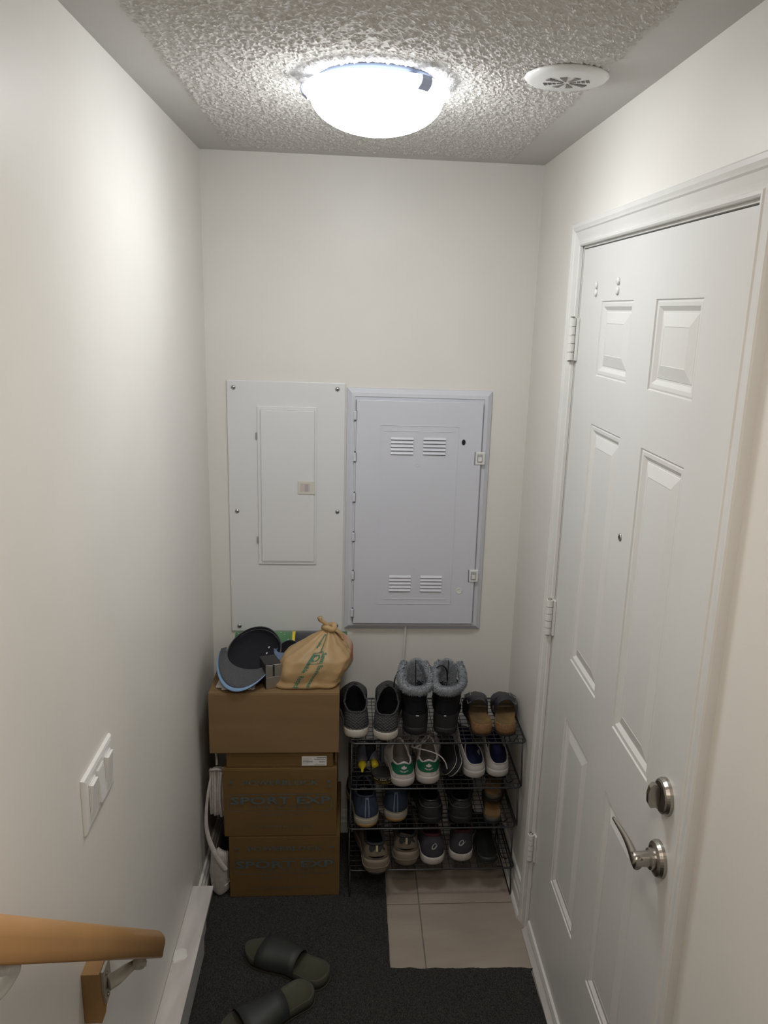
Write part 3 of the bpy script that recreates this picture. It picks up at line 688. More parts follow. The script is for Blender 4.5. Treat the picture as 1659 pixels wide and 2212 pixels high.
def bag():
    bm_ = mat('tan_bag', (.50, .335, .165), .45, spec=.4, nscale=14, namt=.22, bscale=22, bamt=.5, bdist=.006)
    bm_.node_tree.nodes['Principled BSDF'].inputs['Transmission Weight'].default_value = 0
    tm = mat('green_ink', (.02, .17, .11), .6); rm = mat('floral_bag', (.50, .40, .27), .6, nscale=22, col2=(.42, .12, .08), detail=0)
    e = empty('plastic_bag', (.335, 2.36, ZT), 'knotted tan plastic bag with green writing on the top box', 'bag')
    top = Vector((.402, 2.385, .908)); bot = Vector((.336, 2.362, ZT+.001))
    def ev(a, v):
        # a angle, v 0 bottom..1 neck
        prof = [(0, .96), (.03, 1.02), (.12, 1.0), (.30, 1.06), (.46, 1.02), (.60, .80), (.76, .50), (.90, .24), (1, .07)]
        for (p, r), (p2, r2_) in zip(prof, prof[1:]):
            if v <= p2: k = (v-p)/(p2-p); k = k*k*(3-2*k)*.4+k*.6; rad = r+(r2_-r)*k; break
        c = bot.lerp(top, v**1.0); c.z = bot.z+(top.z-bot.z)*v**.92
        # flattened superellipse base turning round towards the neck
        p_ = 2+3.2*max(0, 1-v*1.5); ca, sa = cos(a), sin(a)
        q = (abs(ca)**p_+abs(sa)**p_)**(-1/p_)
        fold = 1+(.05+.22*max(0, v-.45))*noise.noise(Vector((ca*2.2, sa*2.2, v*.9+2)))+(.16*max(0, v-.42))*sin(a*11+3*sin(a*3))+.09*noise.noise(Vector((ca*2.6, sa*2.6, v*4+3)))-.05*max(0, sin((v-.04)*26))*max(0, .16-v)/.12
        x = .100*rad*q*ca*fold; y = .074*rad*q*sa*fold
        return c+Vector((x, y, .006*noise.noise(Vector((ca*2, sa*2, 7)))*(1 if v > .02 else 0)))
    N, Mv = 84, 40; V = []; Fc = []
    for j in range(Mv+1):
        for i in range(N): V.append(ev(2*pi*i/N, j/Mv))
    for j in range(Mv):
        for i in range(N): Fc.append([j*N+i, j*N+(i+1) % N, (j+1)*N+(i+1) % N, (j+1)*N+i])
    Fc.append(list(range(N)))
    sk = mk('bag_skin', V, Fc, bm_, e, smooth=True)
    # knot
    V1 = tubeVF(spline([top+Vector((.016*cos(a), .014*sin(a), .004*sin(2*a))) for a in [2*pi*k/10 for k in range(10)]], 4, True), .0095, 10, True)
    V2 = [Vector(v)+Vector((0, 0, 0)) for v in V1[0]]; V2 = [v+Vector((.002*noise.noise(v*120), .002*noise.noise(v*130), .002*noise.noise(v*110))) for v in V2]
    mk('knot', V2, V1[1], bm_, e, smooth=True)
    # ears of the tie
    def ear(P, R, fl):
        V, Fc = tubeVF(spline(P, 5), R, 12, flat=fl); V = [v+Vector((.003*noise.noise(v*90), .003*noise.noise(v*95), .003*noise.noise(v*85))) for v in V]; mk('tie_end', V, Fc, bm_, e, smooth=True)
    P = [top+Vector((-.004, -.006, .006)), top+Vector((-.016, -.008, .018)), top+Vector((-.026, -.008, .026)), top+Vector((-.030, -.006, .036))]
    ear(P, [.007+.008*(i/15) for i in range(16)], .6)
    P = [top+Vector((.004, 0, -.002)), top+Vector((.018, -.002, -.004)), top+Vector((.032, 0, -.018)), top+Vector((.042, .004, -.034))]
    ear(P, [.008+.006*(i/15) for i in range(16)], .5)
    # writing, wrapped on the skin: u runs up the bag
    front = -pi/2-.02
    def wrap(V, Fc, a0, v0, name='printing', m=tm, lean=.35):
        out = []
        for x, y in V:   # x along text (downwards on bag), y across
            v = v0-x/.20; a = front+a0+y/.085+lean*(x)/.085*(-.35)
            v = max(.03, min(.98, v)); p = ev(a, v); p2 = ev(a+.02, v)-ev(a-.02, v); p3 = ev(a, min(1, v+.02))-ev(a, v-.02); nn = p2.cross(p3).normalized()
            if nn.y > 0: nn = -nn
            out.append(p+nn*.0022)
        mk(name, out, Fc, m, sk)
    wrap(*textVF('Save Environment', .017, 1.0, 1.0, .0003), .12, .30); wrap(*textVF('Reusable  Recycle', .017, 1.0, 1.0, .0003), -.26, .30)
    wrap(*textVF('Save Environment', .013, 1.0, .8, .0003), .10, .80); wrap(*textVF('Reusable', .013, 1.0, .9, .0003), -.20, .80)
    # recycling mark: three bent arrows in a square
    V = []; Fc = []
    def strip(P, w):
        for i in range(len(P)-1):
            a = Vector(P[i]); b = Vector(P[i+1]); d = (b-a).normalized(); q = Vector((-d.y, d.x))*w; n = len(V)
            V.extend([tuple(a+q), tuple(b+q), tuple(b-q), tuple(a-q)]); Fc.append([n, n+1, n+2, n+3])
    s = .016
    P = [(-s, -s), (s, -s), (s, s), (-s, s), (-s, -s)]
    P2 = []
    for p, q in zip(P, P[1:]): P2 += [(p[0]+(q[0]-p[0])*k/4, p[1]+(q[1]-p[1])*k/4) for k in range(4)]
    strip(P2+[P[0]], .0007)
    for k in range(3):
        a = 2*pi*k/3; pts = [(.009*cos(a+t), .009*sin(a+t)) for t in (0, .5, 1.0, 1.45)]; strip(pts, .0017)
        n = len(V); c0 = Vector((.009*cos(a+1.45), .009*sin(a+1.45))); r_ = Vector((cos(a+1.45), sin(a+1.45))); t_ = Vector((-r_.y, r_.x))
        V += [tuple(c0+r_*.004), tuple(c0-r_*.004), tuple(c0+t_*.005)]; Fc.append([n, n+1, n+2])
    wrap(V, Fc, -.06, .545)
    # floral bag behind
    e2 = empty('plastic_bag', (.43, 2.45, ZT), 'beige bag with red flower pattern behind the tan bag', 'bag')
    V = []; Fc = []; N, Mv = 40, 18
    for j in range(Mv+1):
        v = j/Mv
        for i in range(N):
            a = 2*pi*i/N; rad = sin(pi*(.12+.83*v))**.6; f = 1+.10*noise.noise(Vector((cos(a)*2, sin(a)*2, v*3)))
            V.append(Vector((.430+.052*rad*cos(a)*f, 2.43+.062*rad*sin(a)*f, ZT+.001+.128*v)))
    for j in range(Mv):
        for i in range(N): Fc.append([j*N+i, j*N+(i+1) % N, (j+1)*N+(i+1) % N, (j+1)*N+i])
    Fc += [list(range(N)), list(range(Mv*N, (Mv+1)*N))]
    mk('bag_skin', V, Fc, rm, e2, smooth=True)
bag()

# ------------------------------------------------------------------ cords between boxes and wall
def cords():
    e = empty('cord_bundle', (.055, 2.30, .28), 'white folded cord bundle hanging at the left wall beside the printed boxes', 'cord', 'white cords by the boxes')
    V = []; Fc = []
    rr = random.Random(11)
    for k in range(7):
        x = .032+.0065*k; y = 2.30-.004*(k % 3); z0 = .292+rr.uniform(0, .012); z1 = .452+rr.uniform(-.006, .008)
        P = [(x, y, z0+.012), (x+.003*sin(k), y-.004, (z0+z1)/2), (x+.002, y, z1-.012), (x+.001, y+.006, z1), (x-.001, y+.012, z1-.012), (x, y+.014, (z0+z1)/2), (x-.001, y+.010, z0+.01), (x, y+.004, z0)]
        v, f = tubeVF(spline(P, 6, True), .0048, 8, True); n = len(V); V += v; Fc += [[i+n for i in q] for q in f]
    mk('folded_loops', V, Fc, M_cordw, e, smooth=True)
    v, f = tubeVF(spline([(.030, 2.312, .445), (.036, 2.290, .462), (.056, 2.284, .468), (.070, 2.296, .458), (.064, 2.318, .452), (.044, 2.322, .450)], 6, True), .004, 8, True); mk('tie_loop', v, f, M_cordw, e, smooth=True)
    v, f = tubeVF(spline([(.050, 2.318, .462), (.049, 2.325, .485), (.048, 2.325, .51), (.056, 2.34, .531)], 8), .0038, 8); mk('cord_end', v, f, M_cordw, e, smooth=True)
    v, f = tubeVF(spline([(.036, 2.296, .44), (.026, 2.280, .38), (.020, 2.27, .30), (.026, 2.262, .245), (.045, 2.250, .195), (.066, 2.245, .155), (.082, 2.245, .128)], 10), [.003+.0055*min(1, i/40) for i in range(61)], 8, flat=.35, upv=Vector((0, 1, 0))); mk('trailing_cord', v, f, M_cordw, e, smooth=True)
    e = empty('cord_bundle', (.055, 2.30, .008), 'thick white cord bundle with a tie on the carpet left of the bottom box', 'cord', 'white cords by the boxes')
    V = []; Fc = []
    for k in range(10):
        x = .034+.0050*k; y = 2.284-.014*sin(pi*k/9); z0 = .014+.008*abs(k-4.5)/4.5; z1 = .178-.018*abs(k-4)/4
        P = [(x, y, z0+.012), (x-.003, y-.003, (z0+z1)/2), (x, y, z1-.012), (x, y+.010, z1), (x, y+.020, z1-.012), (x, y+.024, (z0+z1)/2), (x, y+.020, z0+.012), (x, y+.010, z0)]
        v, f = tubeVF(spline(P, 6, True), .0056, 8, True); n = len(V); V += v; Fc += [[i+n for i in q] for q in f]
    mk('folded_loops', V, Fc, M_cordw, e, smooth=True)
    v, f = tubeVF(spline([(.029, 2.286, .050), (.036, 2.279, .044), (.056, 2.268, .042), (.078, 2.277, .050), (.084, 2.296, .052), (.06, 2.318, .05), (.036, 2.316, .05)], 6, True), .0026, 8, True); mk('tie', v, f, M_paper, e, smooth=True)
cords()

# ------------------------------------------------------------------ shoe rack
SH = [.573, .412, .267, .112]
def rack():
    e = empty('shoe_rack', (.75, 2.39, 0), 'black wire mesh four tier shoe rack standing on the tiles', 'rack')
    x0, x1, y0, y1 = [(.474), (.473), (.471), (.475)], [(1.031), (1.0265), (1.017), (1.022)], 2.252, 2.552
    o0 = ORG[e.name]
    vx, fx = tubeVF([(-.5, 0, 0), (.5, 0, 0)], .0013, 6); vy, fy = tubeVF([(0, 0, 0), (0, 1, 0)], .0013, 6)
    wx = wy = None
    for s in range(4):
        z = SH[s]; a, b = x0[s], x1[s]
        P = [(p, q, z) for p, q in rring((a, y0), (b, y1), .016, 4)]
        v, f = tubeVF(P, .0030, 8, True); fr = mk('shelf', v, f, M_wire, e, smooth=True)
        nx = 23; ny = 12
        for i in range(1, nx):
            x = a+(b-a)*i/nx
            if wy is None: wy = mk('wire', [Vector(p)+o0 for p in tubeVF([(0, 0, 0), (0, y1-y0, 0)], .0013, 6)[0]], fy, M_wire, fr); o = wy
            else: o = wy.copy(); COL.objects.link(o)
            o.parent = fr; o.location = Vector((x, y0, z+.0022))-o0
        for j in range(1, ny):
            y = y0+(y1-y0)*j/ny
            if wx is None: wx = mk('wire', [Vector(p)+o0 for p in tubeVF([(0, 0, 0), (.5465, 0, 0)], .0013, 6)[0]], fx, M_wire, fr); o = wx
            else: o = wx.copy(); COL.objects.link(o)
            o.parent = fr; o.location = Vector((a+.002, y, z))-o0; o.scale = ((b-a-.004)/.5465, 1, 1)
        # clip plates under the front corners
        for x in (a+.045, b-.045):
            box('clip', (x-.011, y0+.004, z-.004), (x+.011, y0+.014, z-.0015), M_wire, fr, bev=.0005)
        zb = SH[s+1] if s < 3 else .0022
        for sgn, xe in ((1, a+.005), (-1, b-.005)):
            if s == 3: zb = .0088 if sgn > 0 else .0022
            for xi, nm in ((0, 'leg'), (.012, 'leg')):
                X = xe+sgn*xi; spl = .012 if s == 3 else .0
                if xi == 0:
                    P = [(X, y0+.018, z-.004), (X-sgn*.004, y0-.004+.0, zb+.004)]
                    P = [(X, y0+.03, z-.004), (X, y0+.008, zb+.02), (X, y0+.004, zb+.004), (X, y0+.02, zb+.0015 if s == 3 else zb+.005), (X, y1-.02, zb+.0015 if s == 3 else zb+.005), (X, y1-.004, zb+.004), (X, y1-.008, zb+.02), (X, y1-.03, z-.004)]
                    v, f = tubeVF(P, .0028, 8); mk('leg', v, f, M_wire, e, smooth=True)
                else:
                    P = [(X, y0+.05, z-.004), (X, y0+.15, (z+zb)/2), (X, y0+.25, z-.004)]
                    v, f = tubeVF(spline(P, 5), .0020, 6); mk('brace', v, f, M_wire, e, smooth=True)
rack()

# ------------------------------------------------------------------ shoes
def wprof(t, W_, heel=.80, ball=1.0, waist=.76):
    """half width of a sole at t (0 heel .. 1 toe)"""
    pts = [(0, heel), (.12, heel), (.40, waist), (.68, ball), (.80, .97), (1, .72)]
    for (a, r), (b, q) in zip(pts, pts[1:]):
        if t <= b: k = (t-a)/(b-a); k = k*k*(3-2*k); w = r+(q-r)*k; break
    e = 1.0
    if t < .14: e = sqrt(max(0, 1-((.14-t)/.14)**2.2))
    if t > .74: e = max(0, 1-((t-.74)/.26)**2.3)**.5
    return W_/2*w*e
def outline(L, W_, n=56, side=1, **k):
    """closed outline, index 0 = heel centre, going to +x side first; returns (x, y, t, a)"""
    out = []
    for i in range(n):
        a = 2*pi*i/n; t = .5-.5*cos(a); s = 1 if a <= pi else -1
        w = wprof(t, W_, **k); bend = side*.010*sin(pi*max(0, t-.15)/.85)**2*(1 if True else 0)
        out.append((s*w+bend*(L/.28), L*t, t, a))
    return out
def shoe(name, label, cat, group, side, L, W_, sole_h, uppm, solem, inm, collar=(.085, .060, .085), open_=(.27, .235, .030), toe_h=.048, vamp_h=.078,
         rim=.0045, rimm=None, sole_side=1.0, toe_spring=.010, liner_floor=None, insole=None, solef=None, colshape=None, heel_lean=0.0, opow=.8):
    e = local_thing(name, label, cat, group)
    O = outline(L, W_, side=side); n = len(O)
    spr = lambda t: toe_spring*max(0, (t-.65)/.35)**2
    sh = solef or (lambda t: sole_h)
    # sole: rings
    V = []; Fc = []
    rings = [(.0, .90), (.003, .965), (.35, 1.0), (.8, 1.0*sole_side), (1.0, .975*sole_side)]
    for q, s in rings:
        for x, y, t, a in O:
            z = (q if q < .01 and q > 0 else q*sh(t))+spr(t)
            if q == .003: z = .003+spr(t)
            V.append(Vector((x*s, L/2+(y-L/2)*(.5+.5*s), z)))
    for j in range(len(rings)-1):
        for i in range(n): Fc.append([j*n+i, j*n+(i+1) % n, (j+1)*n+(i+1) % n, (j+1)*n+i])
    Fc += [list(range(n)), list(range((len(rings)-1)*n, len(rings)*n))]
    so = mk('sole', V, Fc, solem, e, smooth=True)
    hc, sc, fc = collar; oy, oh, ow = open_
    def co(a):
        ca = cos(a); z = (hc if ca > 0 else fc)*abs(ca)**1.5+sc*(1-abs(ca)**1.5)
        if colshape: z = colshape(a, z)
        bend = side*.006
        sn = sin(a); sq = (abs(sn)**(opow if ca > 0 else 1))*(1 if sn >= 0 else -1)
        return Vector((ow*sq*(1 if ca > 0 else .92)+bend*(.5-.5*ca), L*(oy-oh*ca), z))
    def ev(a, v):
        """upper surface"""
        t = .5-.5*cos(a); s = 1 if (a % (2*pi)) <= pi else -1
        w = wprof(t, W_); bend = side*.010*sin(pi*max(0, t-.15)/.85)**2*(L/.28)
        B = Vector((s*w*.95+bend, L/2+(L*t-L/2)*.975, sh(t)*.9+spr(t)))
        Oo = co(a)
        ctz = (toe_h*1.05 if t > .9 else 0)
        k = t; cz = hc*.62*(1-k)**2+2*k*(1-k)*vamp_h*.95+k*k*toe_h*1.25
        if t < .5: cz = min(cz, max(sc*.9, Oo.z*.85))
        C = Vector((s*w*1.05+bend, L/2+(L*t-L/2)*.995+(.0 if t > .1 else -heel_lean), sh(t)+(cz-sh(t))*.85+spr(t)*.5))
        return B*(1-v)**2+C*2*v*(1-v)+Oo*v*v
    V = []; Fc = []; J = 12
    for j in range(J+1):
        for i in range(n): V.append(ev(2*pi*i/n, j/J))
    for j in range(J):
        for i in range(n): Fc.append([j*n+i, j*n+(i+1) % n, (j+1)*n+(i+1) % n, (j+1)*n+i])
    up_ = mk('upper', V, Fc, uppm, e, smooth=True)
    # lining: down from the collar
    V = []; Fc = []; lf = liner_floor or (sole_h+.004)
    cst = Vector((0, L*oy, 0))
    for j, (k, dz) in enumerate(((1.0, 0), (.93, -.004), (.90, -.02), (.88, None))):
        for i in range(n):
            a = 2*pi*i/n; p = co(a); xy = Vector((p.x*k, L*oy+(p.y-L*oy)*k, p.z))
            xy.z = lf if dz is None else max(lf, p.z+dz)
            V.append(xy)
    for j in range(3):
        for i in range(n): Fc.append([j*n+i, j*n+(i+1) % n, (j+1)*n+(i+1) % n, (j+1)*n+i])
    Fc.append(list(range(3*n, 4*n)))
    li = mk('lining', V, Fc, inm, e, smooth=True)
    if insole:
        P = [(.80*ow*sin(2*pi*i/28), L*(oy-oh*.82*cos(2*pi*i/28))) for i in range(28)]
        v, f = prismVF(P, 'z', lf+.0005, lf+.003); mk('insole', v, f, insole, e)
    v, f = tubeVF([co(2*pi*i/n) for i in range(n)], rim, 8, True); mk('collar', v, f, rimm or uppm, e, smooth=True)
    e['_'] = 0; del e['_']
    return e, ev, co, up_, so
def patch(name, ev, m, parent, pts, off=.0014, nu=18, nv=8, **k):
    """raised patch; pts(u) -> (a, v0, v1) for u in 0..1"""
    V = []; Fc = []
    for j in range(nv+1):
        for i in range(nu+1):
            a, v0, v1 = pts(i/nu); v = v0+(v1-v0)*j/nv
            p = ev(a, v); du = ev(a+.02, v)-ev(a-.02, v); dv = ev(a, min(1, v+.02))-ev(a, max(0, v-.02)); nn = du.cross(dv).normalized()
            if nn.dot(p-Vector((0, .13, .02))) < 0: nn = -nn
            V.append(p+nn*off)
    for j in range(nv):
        for i in range(nu): q = j*(nu+1)+i; Fc.append([q, q+1, q+nu+2, q+nu+1])
    return mk(name, V, Fc, m, parent, smooth=True, **k)
def decal(name, V2, Fc, ev, m, parent, a0, v0, off=.0026, sx=.036, sv=.07):
    """flat glyphs bent onto the heel; x right as seen from behind"""
    out = []; x0 = ev(a0, v0).x; z0 = ev(a0, v0).z
    for x, y in V2:
        lo, hi = 0.0, 1.0
        for _ in range(14):
            md = (lo+hi)/2
            if ev(a0, md).z < z0+y: lo = md
            else: hi = md
        v = lo; lo, hi = -1.5, 1.5; xt = x0+x
        for _ in range(16):
            md = (lo+hi)/2
            if ev(md, v).x < xt: lo = md
            else: hi = md
        a = lo; p = ev(a, v); du = ev(a+.02, v)-ev(a-.02, v); dv = ev(a, min(1, v+.02))-ev(a, max(0, v-.02)); nn = du.cross(dv).normalized()
        if nn.y > 0: nn = -nn
        out.append(p+nn*off)
    mk(name, out, Fc, m, parent)
def place(e, x, y, z, rz=0, tilt=0, roll=0): e.location = (x, y, z+.0045); e.rotation_euler = (tilt, roll, rz)
# NOTE seen from behind the heel, +x of the shoe is on the right

# --- charcoal slip-ons, top shelf
cg = mat('charcoal_knit', (.046, .047, .051), .75, bscale=70, bamt=.0)
def quilt(m):
    nt = m.node_tree; N = nt.nodes; L = nt.links; tc = [x for x in N if x.type == 'TEX_COORD'][0]
    w1 = N.new('ShaderNodeTexWave'); w1.wave_type = 'BANDS'; w1.bands_direction = 'DIAGONAL'; w1.inputs['Scale'].default_value = 55; w1.inputs['Distortion'].default_value = 1.5
    w2 = N.new('ShaderNodeTexWave'); w2.wave_type = 'BANDS'; w2.bands_direction = 'DIAGONAL'; w2.inputs['Scale'].default_value = 55; w2.inputs['Distortion'].default_value = 1.5
    mp = N.new('ShaderNodeMapping'); mp.inputs['Scale'].default_value = (-1, 1, 1); L.new(tc.outputs['Object'], w1.inputs[0]); L.new(tc.outputs['Object'], mp.inputs[0]); L.new(mp.outputs[0], w2.inputs[0])
    mx = N.new('ShaderNodeMath'); mx.operation = 'MAXIMUM'; L.new(w1.outputs['Fac'], mx.inputs[0]); L.new(w2.outputs['Fac'], mx.inputs[1])
    bp = N.new('ShaderNodeBump'); bp.inputs['Strength'].default_value = .8; bp.inputs['Distance'].default_value = .003
    L.new(mx.outputs[0], bp.inputs['Height']); L.new(bp.outputs[0], N['Principled BSDF'].inputs['Normal'])
quilt(cg)
creams = mat('cream_foam', (.56, .52, .46), .7, nscale=40, namt=.15)
for side, x, y, rz, tilt, lab in ((-1, .493, 2.272, .02, 0, 'charcoal quilted slip-on shoe with cream sole, nearest the boxes'), (1, .583, 2.256, -.07, .055, 'charcoal quilted slip-on shoe with cream sole, next to the fur boots')):
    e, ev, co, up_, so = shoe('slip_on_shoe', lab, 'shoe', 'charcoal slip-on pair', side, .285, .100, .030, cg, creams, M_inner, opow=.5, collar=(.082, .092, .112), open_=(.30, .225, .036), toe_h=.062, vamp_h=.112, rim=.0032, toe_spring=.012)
    patch('heel_band', ev, mat('grey_foam_band', (.13, .13, .125), .8) if side < 0 else bpy.data.materials['grey_foam_band'], e, lambda u: (-1.3+2.6*u, .02, .17), .0016)
    V, Fc = boxVF((-.006, co(pi).y-.002, co(pi).z-.001), (.006, co(pi).y+.005, co(pi).z+.006), .002); mk('pull_tab', V, Fc, M_black, e)
    place(e, x, y, SH[0], rz, tilt)

# --- fur lined boots
furm = mat('grey_fur', (.34, .36, .39), .95, spec=.1, nscale=220, namt=.45, bscale=400, bamt=.8, bdist=.002)
def boot(side, x, y, rz, lab, lace_left):
    e, ev, co, up_, so = shoe('winter_boot', lab, 'boot', 'fur-lined boot pair', side, .275, .098, .026, M_blackf, M_black, M_inner, collar=(.120, .120, .135), open_=(.235, .215, .036), toe_h=.066, vamp_h=.105, rim=.003)
    n = 40
    def sh(a, v):
        # shaft from ankle (v0) to top (v1)
        z0 = co(a).z-.004; zt = .146; z = z0+(zt-z0)*v
        b = co(a); k = 1+.10*v
        return Vector((b.x*k*1.08, .275*.235+(b.y-.275*.235)*(1.0+.0*v)+.004*v, z))
    V = []; Fc = []; J = 5
    for j in range(J+1):
        for i in range(n): V.append(sh(2*pi*i/n, j/J))
    for j in range(J):
        for i in range(n): Fc.append([j*n+i, j*n+(i+1) % n, (j+1)*n+(i+1) % n, (j+1)*n+i])
    mk('shaft', V, Fc, M_blackf, e, smooth=True)
    patch('heel_counter', ev, M_black, e, lambda u: (-1.35+2.7*u, .0, .52), .002)
    V, Fc = boxVF((-.007 if side > 0 else .000, -.0045, .0715), (.000 if side > 0 else .009, -.002, .0730)); mk('reflective_tab', V, Fc, M_paper, e)
    # fur collar: swept roll with spikes, open at the front, ears rising
    P = []; R = []
    m = 36
    for i in range(m+1):
        a = -radians(140)+radians(280)*i/m; p = sh(a, 1); r = abs(a)/radians(140)
        P.append(Vector((p.x*1.14, .065+(p.y-.065)*1.08, .153+.046*r**2.0))); R.append(.0135-.002*r)
    V, Fc = tubeVF(P, R, 14, flat=1.25)
    V = [v+(v-Vector((0, .065, .17))).normalized()*.0035*noise.noise(v*170)+Vector((0, 0, .002*noise.noise(v*90))) for v in V]
    def spikes(V0, Fc0, cnt, ln, seed):
        rr = random.Random(seed); V = []; Fc = []
        for _ in range(cnt):
            f = rr.choice(Fc0)
            if len(f) != 4: continue
            u, w = rr.random(), rr.random(); a, b, c, d = [V0[i] for i in f]
            p = a.lerp(b, u).lerp(d.lerp(c, u), w); nn = (b-a).cross(d-a).normalized()
            t = (b-a).normalized()
            dr = (nn+Vector((rr.uniform(-.7, .7), rr.uniform(-.7, .7), rr.uniform(-.9, .3)))).normalized()*ln*rr.uniform(.6, 1.2)
            q = len(V); s = t*.0012; V += [p-s, p+s, p+nn.cross(t)*.0012, p+dr]; Fc += [[q, q+1, q+3], [q+1, q+2, q+3], [q+2, q, q+3]]
        return V, Fc
    # make face normals point outward for spikes
    cen = {}
    F2 = []
    for f in Fc:
        F2.append(f)
    def orient(V, F, P):
        out = []
        for f in F:
            if len(f) != 4: out.append(f); continue
            c = sum((V[i] for i in f), Vector())/4; q = min(P, key=lambda p: (p-c).length_squared); nn = (V[f[1]]-V[f[0]]).cross(V[f[3]]-V[f[0]])
            out.append(f if nn.dot(c-q) > 0 else f[::-1])
        return out
    F2 = orient(V, F2, P)
    fc = mk('fur_collar', V, Fc, furm, e, smooth=True)
    S = spikes(V, F2, 2600, .0065, 3+side); o = mk('fur', S[0], S[1], furm, fc); o['kind'] = 'stuff'
    # fur tongue inside the front
    V = []; Fc = []; nu, nv = 14, 10
    for j in range(nv+1):
        for i in range(nu+1):
            u = i/nu*2-1; v = j/nv; th = u*1.25
            V.append(Vector((.033*sin(th)*1.05, .066+.050*cos(th)+.010*v, .10+.108*v-.020*abs(u)**3*v)))
    q = len(V)
    V += [v+Vector((0, .007, 0)) for v in V]
    for j in range(nv):
        for i in range(nu): a = j*(nu+1)+i; Fc += [[a, a+1, a+nu+2, a+nu+1], [q+a, q+a+1, q+a+nu+2, q+a+nu+1]]
    for i in range(nu): a = nv*(nu+1)+i; Fc.append([a, a+1, q+a+1, q+a])
    V = [v+Vector((0, -.003*noise.noise(v*130), .003*noise.noise(v*100))) for v in V]
    tg = mk('fur_tongue', V, Fc, furm, e, smooth=True)
    F3 = [f[::-1] if (V[f[1]]-V[f[0]]).cross(V[f[3]]-V[f[0]]).y > 0 else f for f in Fc if max(f) < q]
    S = spikes(V, F3, 1300, .006, 9+side); o = mk('fur', S[0], S[1], furm, tg); o['kind'] = 'stuff'
    v, f = tubeVF([(.004*side, .104, .215), (.003*side, .098, .17), (.001*side, .092, .12)], .0016, 6); mk('seam_cord', v, f, M_black, tg)
    if lace_left: P = [(-.040, .085, .195), (-.062, .088, .175), (-.072, .095, .13), (-.066, .11, .095), (-.050, .13, .085), (-.03, .15, .09)]
    else: P = [(-.036, .060, .206), (-.022, .062, .214), (-.008, .070, .205), (.000, .085, .18), (.002, .09, .15)]
    v, f = tubeVF(spline(P, 7), .0024, 7); mk('lace', v, f, M_black, e, smooth=True)
    if not lace_left:
        v, f = tubeVF(spline([(.046, .05, .15), (.048, .06, .11), (.046, .075, .075)], 6), .0016, 6); mk('pull_cord', v, f, M_paper, e, smooth=True)
    place(e, x, y, SH[0], rz)
boot(-1, .680, 2.290, -.06, 'black winter boot with grey fur collar, next to the slip-ons', True)
boot(1, .776, 2.288, -.09, 'black winter boot with grey fur collar, next to the sandals', False)

